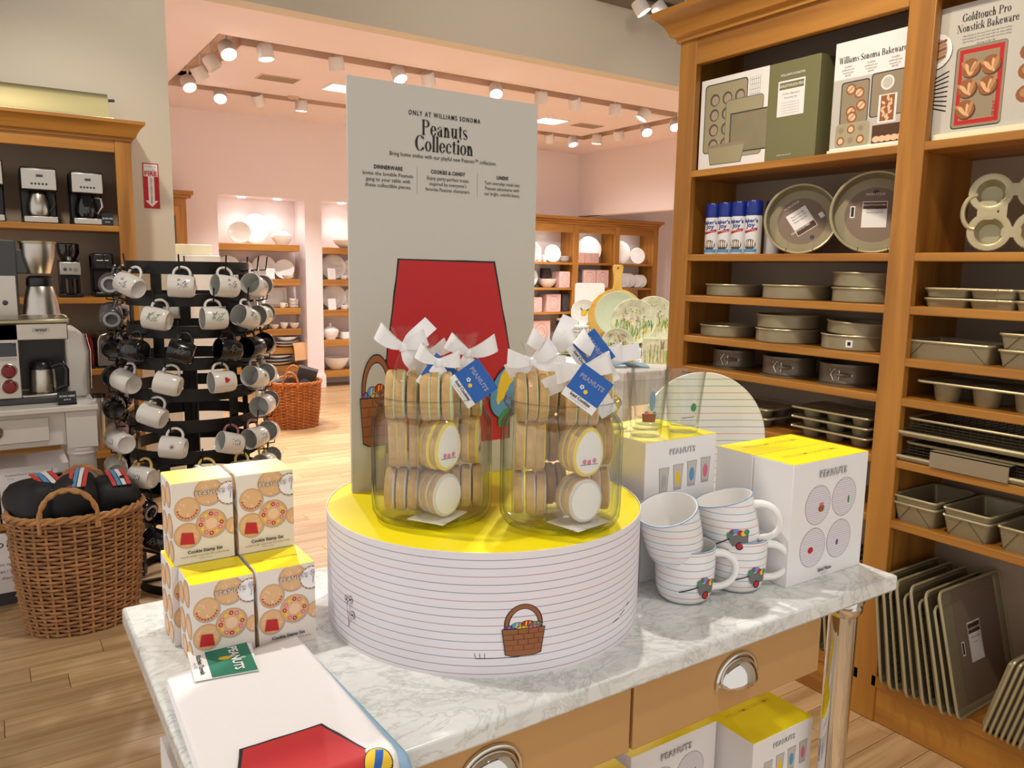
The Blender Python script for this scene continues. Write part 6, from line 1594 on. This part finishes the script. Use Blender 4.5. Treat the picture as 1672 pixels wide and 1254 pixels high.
def cupo(lab, x, y, z, r=.04, h=.06, group='white cups on the niche shelves'):
    t = thing('cup', lab, 'cup', (x, y, z + .0008), 0, group)
    m = MB(); m.lathe([(0, 0), (r * .6, 0), (r * .85, h * .3), (r, h), (r * .94, h), (r * .8, h * .35), (0, .008)], 22); m.build('bowl', 'gloss', t, angle=50)
    m = MB(); m.tube([(r * .9, 0, h * .85), (r + .02, 0, h * .8), (r + .022, 0, h * .4), (r * .8, 0, h * .25)], .005, 7); m.build('handle', 'gloss', t)
def tureen(lab, x, y, z, r=.12, s=1.):
    t = thing('tureen', lab, 'tureen', (x, y, z + .0008), .2, 'lidded tureens')
    m = MB(); m.lathe([(0, 0), (r * .6, 0), (r * .62, .012), (r * .9, .05), (r, .09), (r * 1.02, .105), (0, .105)], 30, sy=.75); m.build('bowl', 'gloss', t)
    m = MB(); m.lathe([(r * 1.03, .105), (r * .95, .118), (r * .5, .15), (r * .1, .16), (.008, .165), (.02, .18), (.012, .195), (0, .197)], 30, sy=.75); m.build('lid', 'gloss', t)
    for sd in (-1, 1): m = MB(); m.tube([(sd * r * .98, -.02, .085), (sd * (r + .02), 0, .09), (sd * r * .98, .02, .085)], .006, 7); m.build('handle', 'gloss', t)
def card(lab, x, y, z, w_=.1, h_=.12):
    t = thing('info_card', lab, 'card', (x, y, z + .0008), (-.12, 0, .1), 'white cards on the niche shelves')
    m = MB(); m.box((-w_ / 2, 0, 0), (w_ / 2, .004, h_)); m.build('card', 'paper', t); lettering(t, frame((0, 0, h_ * .55), (1, 0, 0), (0, 0, 1)), [('DINNERWARE', 0, .02, .012, 'lgrey'), ('$19.95', 0, -.01, .012, 'lgrey'), ('each', 0, -.03, .01, 'lgrey')])
Y = 9.16
up_plate('round white plate at the left on the top shelf of the left niche', 2.415, 9.12, 1.675, .125); up_plate('large oval white platter behind the plate on the left niche\'s top shelf', 2.63, 9.25, 1.675, .175, .82)
tureen('white lidded tureen on the top shelf of the left niche', 2.9, 9.16, 1.675)
for x, r, s in ((2.31, .13, 'at the left end of'), (2.5, .1, 'second along'), (2.71, .135, 'behind the card on')): up_plate('grey-white plate %s the second left niche shelf' % s, x, 9.25, 1.285, r)
up_plate('white plate at the right end of the second left niche shelf', 2.93, 9.2, 1.285, .115)
card('white card on the second shelf of the left niche', 2.735, 9.08, 1.285); card('small white card at the left of the second left niche shelf', 2.32, 9.08, 1.285, .1, .08)
bowl('shallow white bowl on the second shelf of the left niche', 2.93, 9.07, 1.285, .07, .045)
t = thing('square_tray', 'square grey tray standing on the third left niche shelf', 'tray', (2.82, 9.26, .956), (-.1, 0, .0)); m = MB()
m.box((-.16, 0, 0), (.16, .012, .23)); m.build('tray', 'gloss', t, bev=.005); m = MB(); m.tube([(-.12, -.003, .03), (.12, -.003, .03), (.12, -.003, .2), (-.12, -.003, .2)], .004, 6, closed=True); m.build('ridge', 'gloss', t)
for i in range(3): cupo('%s cup of the small stack on the third left niche shelf' % ('bottom', 'middle', 'top')[i], 2.985, 9.1, .955 + i * .036, .045, .035)
cupo('small white cup at the left of the cup stack, left niche', 2.86, 9.08, .955); card('white card on the third shelf of the left niche', 2.62, 9.08, .955)
for i, (x, h_, r) in enumerate(((2.6, .05, .05), (2.77, .05, .055), (2.88, .07, .05), (3.0, .065, .06))): bowl('%s small white ramekin on the fourth left niche shelf' % ORD[i], x, 9.1, .715, r, h_, 'ramekins in a row')
for i, (x, z, r, h_) in enumerate(((2.9, .50, .17, .035), (2.9, .537, .165, .03), (2.92, .57, .13, .05))): bowl('%s white dish of the pile on the fifth left niche shelf' % ('bottom', 'middle', 'top')[i], x, 9.15, z, r, h_, 'piled dishes')
for i, (x, z, r, h_) in enumerate(((2.8, .29, .2, .04), (2.8, .332, .2, .035), (2.82, .37, .17, .04))): bowl('%s white platter of the pile on the lowest left niche shelf' % ('bottom', 'middle', 'top')[i], x, 9.17, z, r, h_, 'piled dishes')
m = MB(); m.strip([(0, 0, .0), (.03, -.05, .005), (.05, -.12, .0), (.06, -.14, -.06), (.065, -.145, -.2)], Vector((.17, .05, 0)), .006); o = m.build('tan_napkin', 'tan', loc=(2.98, 9.15, .545)); tag(o, 'tan cloth napkin hanging over the fifth left niche shelf', 'napkin')
# right niche
bowl('openwork white bowl on the top shelf of the right niche', 3.66, 9.15, 1.66, .14, .09)
for z, nm_ in ((1.285, 'second'), (.925, 'third')):
    up_plate('large white plate at the left of the %s right niche shelf' % nm_, 3.55, 9.26, z, .15); up_plate('white plate at the right of the %s right niche shelf' % nm_, 3.78, 9.24, z, .125)
    card('white card on the %s shelf of the right niche' % nm_, 3.468, 9.09, z, .1, .13); cupo('white cup on the %s shelf of the right niche' % nm_, 3.62, 9.1, z, .05, .05)
    bowl('small saucer bowl on the %s shelf of the right niche' % nm_, 3.74, 9.1, z, .06, .03)
tureen('white lidded tureen on the fourth shelf of the right niche', 3.465, 9.16, .565, .105)
m = MB(); m.prism(rrect(-.09, -.07, .09, .07, .02), 0, .085); o = m.build('square_dish', 'gloss', loc=(3.68, 9.15, .566), bev=.006); tag(o, 'square white covered dish on the fourth right niche shelf', 'dish')
bowl('large white mixing bowl on the lowest shelf of the right niche', 3.54, 9.18, .19, .16, .15); bowl('shallow white bowl beside the mixing bowl, right niche', 3.8, 9.18, .19, .1, .06)
# ------------------------------------------------------------------ far display cabinet
YD = 8.65
fc = thing('far_cabinet', 'honey wood display cabinet at the back right with lit white dishes', 'cabinet', (5.2, YD, 0))
def fb_(name, a, c, mt, bev=.003):
    m = MB(); m.box((a[0] - 5.2, a[1] - YD, a[2]), (c[0] - 5.2, c[1] - YD, c[2])); return m.build(name, mt, fc, bev=bev)
XS = [5.25, 6.03, 6.81, 7.55, 8.3]
for x in XS: fb_('post', (x - .045, YD, .001), (x + .045, YD + .03, 2.06), 'woodZ'); fb_('divider', (x - .02, YD + .03, .001), (x + .02, YB - .01, 2.06), 'woodZ')
fb_('back_panel', (XS[0], YB - .02, .001), (XS[-1], YB - .008, 2.06), 'cabback2')
for i in range(4):
    fb_('frieze', (XS[i] + .045, YD + .004, 1.95), (XS[i + 1] - .045, YD + .03, 2.06), 'woodX')
    for z in (1.545, 1.2, .87, .45): fb_('shelf', (XS[i] + .021, YD + .01, z - .03), (XS[i + 1] - .021, YB - .021, z), 'woodX')
fb_('top_panel', (XS[0], YD + .03, 2.03), (XS[-1], YB - .02, 2.06), 'woodX')
m = MB(); m.box((0, -.01, 2.06), (3.15, .34, 2.09)); m.box((-.02, -.03, 2.09), (3.17, .34, 2.12)); m.box((-.05, -.06, 2.12), (3.2, .34, 2.16)); m.build('crown_moulding', 'woodX', fc, bev=.006)
for i in range(1, 4):
    puck('cabinet_lamp', (XS[i] + XS[i + 1]) / 2, 8.75, 2.0285, 1.6 + .8 * i, 'small lamp under the top of the far cabinet, %s bay' % ('left', 'middle', 'right')[i - 1], col=(1, .92, .86))
G = 'white dishes on the far cabinet'
up_plate('white plate at the left frame of the sign on the far cabinet\'s top shelf', 6.2, 8.85, 1.545, .14, group=G); up_plate('white rimmed plate in the left bay of the far cabinet', 6.52, 8.8, 1.545, .12, group=G)
for i in range(4): bowl('%s dish of the stack in the left bay, far cabinet top shelf' % ORD[i], 6.7, 8.78, 1.545 + i * .022, .085, .02, 'stacked dishes in the far cabinet')
for i in range(3): cupo('%s glass cup in the left bay of the far cabinet' % ORD[i], 6.15 + i * .09, 8.72, 1.545, .035, .1, 'cups in the far cabinet')
up_plate('large white platter in the middle bay of the far cabinet', 7.22, 8.88, 1.545, .19, group=G)
up_plate('large bright plate in the right bay of the far cabinet', 7.78, 8.85, 1.545, .165, group=G); up_plate('smaller bright plate in the right bay of the far cabinet', 8.08, 8.8, 1.545, .12, group=G)
def pbox(lab, x, z, w_, h_, mt='pinkbox', y=8.72, d=.18):
    t = thing('gift_box', lab, 'box', (x, y, z + .0008), 0, 'boxes on the far cabinet'); m = MB(); m.box((-w_ / 2, 0, 0), (w_ / 2, d, h_)); m.build('carton', mt, t, bev=.003)
    fr = frame((0, 0, h_ / 2), (1, 0, 0), (0, 0, 1))
    art('printed_ring', t, fr, [(ell(0, 0, w_ * .36, h_ * .38), 'cardbrown'), (ell(0, 0, w_ * .34, h_ * .36), mt), (ell(0, 0, w_ * .2, h_ * .2), 'cardbrown'), (ell(0, 0, w_ * .185, h_ * .185), mt)])
for i in range(3): pbox('%s small blush box in front of the platter, far cabinet' % ORD[i], 6.96 + i * .13, 1.545, .115, .14, d=.08)
bowl('white bowl in the left bay, second shelf of the far cabinet', 6.45, 8.82, 1.2, .14, .12, G)
pbox('blush box in the left bay, second shelf of the far cabinet', 6.68, 1.2, .18, .22); pbox('charcoal box behind the white bowl, far cabinet', 6.5, 1.2, .14, .26, 'darkbox', 8.9, .06)
up_plate('white plate at the left end, second shelf of the far cabinet', 6.15, 8.85, 1.2, .14, group=G)
pbox('charcoal box at the left of the middle bay, far cabinet', 6.92, 1.2, .12, .24, 'darkbox'); pbox('first large blush box in the middle bay, far cabinet', 7.12, 1.2, .22, .25); pbox('second large blush box in the middle bay, far cabinet', 7.36, 1.2, .22, .25)
up_plate('leftmost leaning dish on the second shelf of the right bay', 7.7, 8.86, 1.2, .12, group=G)
for i in range(3): up_plate('%s white dish of the leaning row in the right bay' % ORD[i], 7.83 + i * .05, 8.8, 1.2, .105, group=G)
for i in range(3): up_plate('%s saucer of the leaning row at the right end' % ORD[i], 8.06 + i * .045, 8.78, 1.2, .095, group=G)
tureen('white teapot-like tureen behind the leaning dishes, far cabinet', 7.9, 8.9, 1.2, .12)
pbox('blush box at the left end, third shelf of the far cabinet', 6.2, .87, .2, .2); pbox('blush box with ring print, third shelf of the far cabinet', 6.5, .87, .24, .24); pbox('charcoal box, third shelf of the far cabinet', 6.71, .87, .12, .24, 'darkbox')
pbox('blush box on the lowest shelf of the far cabinet', 6.3, .45, .3, .3)
t = thing('black_canister', 'grey canister on the lowest far cabinet shelf', 'canister', (6.66, 8.75, .4508)); m = MB(); m.lathe([(0, 0), (.07, 0), (.07, .3), (.06, .31), (0, .31)], 20); m.build('body', 'dgrey', t)
m = MB(); m.lathe([(.07, .3), (.072, .3), (.072, .33), (0, .335)], 20); m.build('lid', 'paper', t)

# ------------------------------------------------------------------ spring display table beyond the sign
ZT = 1.0005
dt = thing('spring_table', 'tall display table of spring tableware beyond the jars', 'table', (2.78, 3.15, 0), (0, 0, 0))
m = MB(); m.box((-.45, -.55, .96), (.42, .62, 1.0)); m.build('table_top', 'white', dt, bev=.004)
m = MB(); m.box((-.42, -.52, .84), (.39, .59, .96)); m.build('apron', 'white', dt, bev=.003)
for a in (-.4, .37):
    for b_ in (-.5, .57): m = MB(); m.box((a - .03, b_ - .03, .001), (a + .03, b_ + .03, .84)); m.build('leg', 'white', dt, bev=.003)
DN = (-.66, -.75)
DR = upright(DN[0], DN[1], .1)
t = thing('cutting_board', 'round wooden cutting board with handle standing behind a sage plate', 'cutting board', (2.865, 3.27, ZT), 0)
BR = .155; P = [(BR * math.cos(a), BR * math.sin(a)) for a in [PI / 2 + .17 + (2 * PI - .34) * k / 40 for k in range(41)]]
P = P + [(.021, BR + .03), (.02, BR + .05), (.03, BR + .115), (.024, BR + .13), (-.024, BR + .13), (-.03, BR + .115), (-.02, BR + .05), (-.021, BR + .03)]
m = MB(); m.prism(P, -.009, .009); m.build('board', 'bamboo', t, loc=(0, 0, .195), rot=DR, bev=.004)
m = MB(); m.lathe([(0, .0), (.005, .0), (.005, .0195), (0, .0195)], 12, X=T(0, BR + .112, -.0098)); m.build('hanging_hole', 'dbrown', t, loc=(0, 0, .195), rot=DR)
m = MB(); m.box((-.1, -.04, 0), (.1, .05, .042)); m.build('block', 'white', t)
def dplate(lab, x, y, zc, r, mt, deco=None, n=DN):
    q = upright(n[0], n[1], .16); t = thing('display_plate', lab, 'plate', (x, y, ZT), 0, 'plates on the spring table'); zl = zc - ZT
    m = MB(); m.lathe([(0, -.012), (r * .6, -.012), (r * .68, -.006), (r * .98, .004), (r, .006), (r * .97, .009), (r * .7, -.001), (r * .6, -.005), (0, -.005)], 44); m.build('plate', mt, t, loc=(0, 0, zl), rot=q, angle=50)
    m = MB()
    for s_ in (-1, 1):
        e = Vector((-n[1], n[0], 0)).normalized() * s_ * r * .4; d = Vector((n[0], n[1], 0)).normalized(); zb = max(.01, zl - r * .92)
        m.tube([e + d * .05 + Vector((0, 0, zb + .02)), e + d * .03 + Vector((0, 0, zb)), e - d * .03 + Vector((0, 0, zb)), e - d * .045 + Vector((0, 0, zl * .9))], .0025, 6); m.tube([e + d * .03 + Vector((0, 0, zb)), e + d * .045 + Vector((0, 0, .001))], .0025, 6); m.tube([e - d * .045 + Vector((0, 0, zl * .9)), e - d * .08 + Vector((0, 0, .001))], .0025, 6)
    m.build('wire_stand', 'nickel', t)
    if deco:
        X = T(0, 0, zl) @ q.to_matrix().to_4x4(); fr = lambda s, u_, h=0.: X @ Vector((s, u_, -.004 + h + (.011 * max(0, (math.hypot(s, u_) / r - .62) / .38))))
        rnd = random.Random(deco); A = []
        for k in range(90):
            a = rnd.uniform(PI * 1.05, PI * 1.95); rr = rnd.uniform(.3, .92) * r; x_, y_ = rr * math.cos(a), rr * math.sin(a)
            A.append((line(x_, y_, x_ + rnd.uniform(-.01, .01), min(y_ + rnd.uniform(.015, .045), .01), .0035), rnd.choice(('grass', 'grass', 'greenink', 'yel2', 'bunny'))))
        for k in range(40): A.append((ell(rnd.uniform(-.5, .5) * r, rnd.uniform(-.1, .6) * r, rnd.uniform(.0015, .005), None, 8), rnd.choice(('grey', 'brown', 'yel2', 'pinkink', 'wrap', 'wrap'))))
        art('meadow_print', t, fr, A, maxedge=.03)
    return t
dplate('pale sage dinner plate leaning on the round board', 2.80, 3.185, 1.22, .122, 'sage')
dplate('meadow printed plate at the front of the spring display', 2.774, 3.03, 1.19, .118, 'bunny', 3)
dplate('meadow printed plate at the right of the spring display', 2.93, 3.05, 1.2, .12, 'bunny', 9)
dplate('small meadow plate behind the blue napkin', 2.6, 2.955, 1.085, .082, 'bunny', 12)
t = thing('meadow_box', 'pale meadow printed box at the right end of the spring display', 'box', (2.66, 2.835, ZT), (0, 0, -.72)); m = MB(); m.box((0, 0, 0), (.2, .1, .125)); m.build('carton', 'bunny', t, bev=.003)
rnd = random.Random(3); art('meadow_print', t, for_front, [(line(x, 0.004, x + rnd.uniform(-.01, .01), rnd.uniform(.03, .1), .003), rnd.choice(('grass', 'yel2', 'wrap', 'bunny'))) for x in [rnd.uniform(.01, .19) for _ in range(60)]] + [(ell(.09, .1, .004, .016, 12, 0, .2), 'wrap'), (ell(.1, .1, .004, .016, 12, 0, -.2), 'wrap'), (ell(.095, .082, .009, .011, 12), 'wrap')])
m = MB(); N = 14; vs = []; fs = []
for i in range(N + 1):
    for j in range(9):
        u_, v_ = i / N, j / 8; vs.append((-.14 + .28 * u_, -.05 + .1 * v_ + .012 * math.sin(u_ * 9), .006 + .04 * abs(math.sin(v_ * 5 + u_ * 7)) * math.sin(PI * u_) ** .6 * (1.3 - u_)))
for i in range(N):
    for j in range(8): fs.append((i * 9 + j, (i + 1) * 9 + j, (i + 1) * 9 + j + 1, i * 9 + j + 1))
m.add(vs, fs); t = thing('blue_napkin', 'blue napkin gathered through a wooden ring on the spring table', 'napkin', (2.47, 2.79, ZT), (0, 0, -.6)); o = m.build('cloth', 'clothblue', t, angle=60); md = o.modifiers.new('solid', 'SOLIDIFY'); md.thickness = .003
m = MB(); m.lathe([(.022, -.014), (.026, -.014), (.026, .014), (.022, .014), (.022, -.014)], 24, X=T(.055, 0, .027) @ R(PI / 2, 'Y')); m.build('ring', 'bamboo', t)
m = MB(); m.prism(rrect(-.085, -.1, .085, .1, .015), -.006, .006); t = thing('white_platter', 'square white platter standing at the left of the round board', 'platter', (2.885, 3.53, ZT), 0); m.build('platter', 'gloss', t, loc=(0, 0, .275), rot=DR, bev=.004); m = MB(); m.box((-.06, -.02, 0), (.06, .06, .176)); m.build('block', 'white', t)
t = dplate('white plate with a lemon motif in front of the square platter', 2.77, 3.43, 1.215, .075, 'gloss'); X = T(0, 0, 1.215 - ZT) @ upright(DN[0], DN[1], .16).to_matrix().to_4x4()
art('lemon_print', t, lambda s, u_, h=0.: X @ Vector((s, u_, -.003 + h)), [(ell(0, 0, .02, .015, 16, 0, .5), 'yel2'), (ell(.02, .016, .012, .005, 12, 0, .6), 'greenink'), (ell(-.016, .018, .01, .004, 12, 0, 2.2), 'greenink')])
for i in range(5): bowl('%s plate of the pile at the left end of the spring table' % ORD[i], 2.6, 3.29, ZT + i * .018, .11, .018, 'piled plates on the spring table', 'sage')
for i in range(3): bowl('%s white bowl nested on the plate pile of the spring table' % ORD[i], 2.6, 3.29, ZT + .091 + i * .017, .075, .03, 'bowls on the plate pile')
t = thing('small_tumbler', 'small clear glass tumbler behind the napkin', 'drinking glass', (2.7, 2.93, ZT)); m = MB(); m.lathe([(0, 0), (.025, 0), (.03, .08), (.028, .08), (.023, .008), (0, .006)], 24); m.build('glass_body', 'tumbler', t)
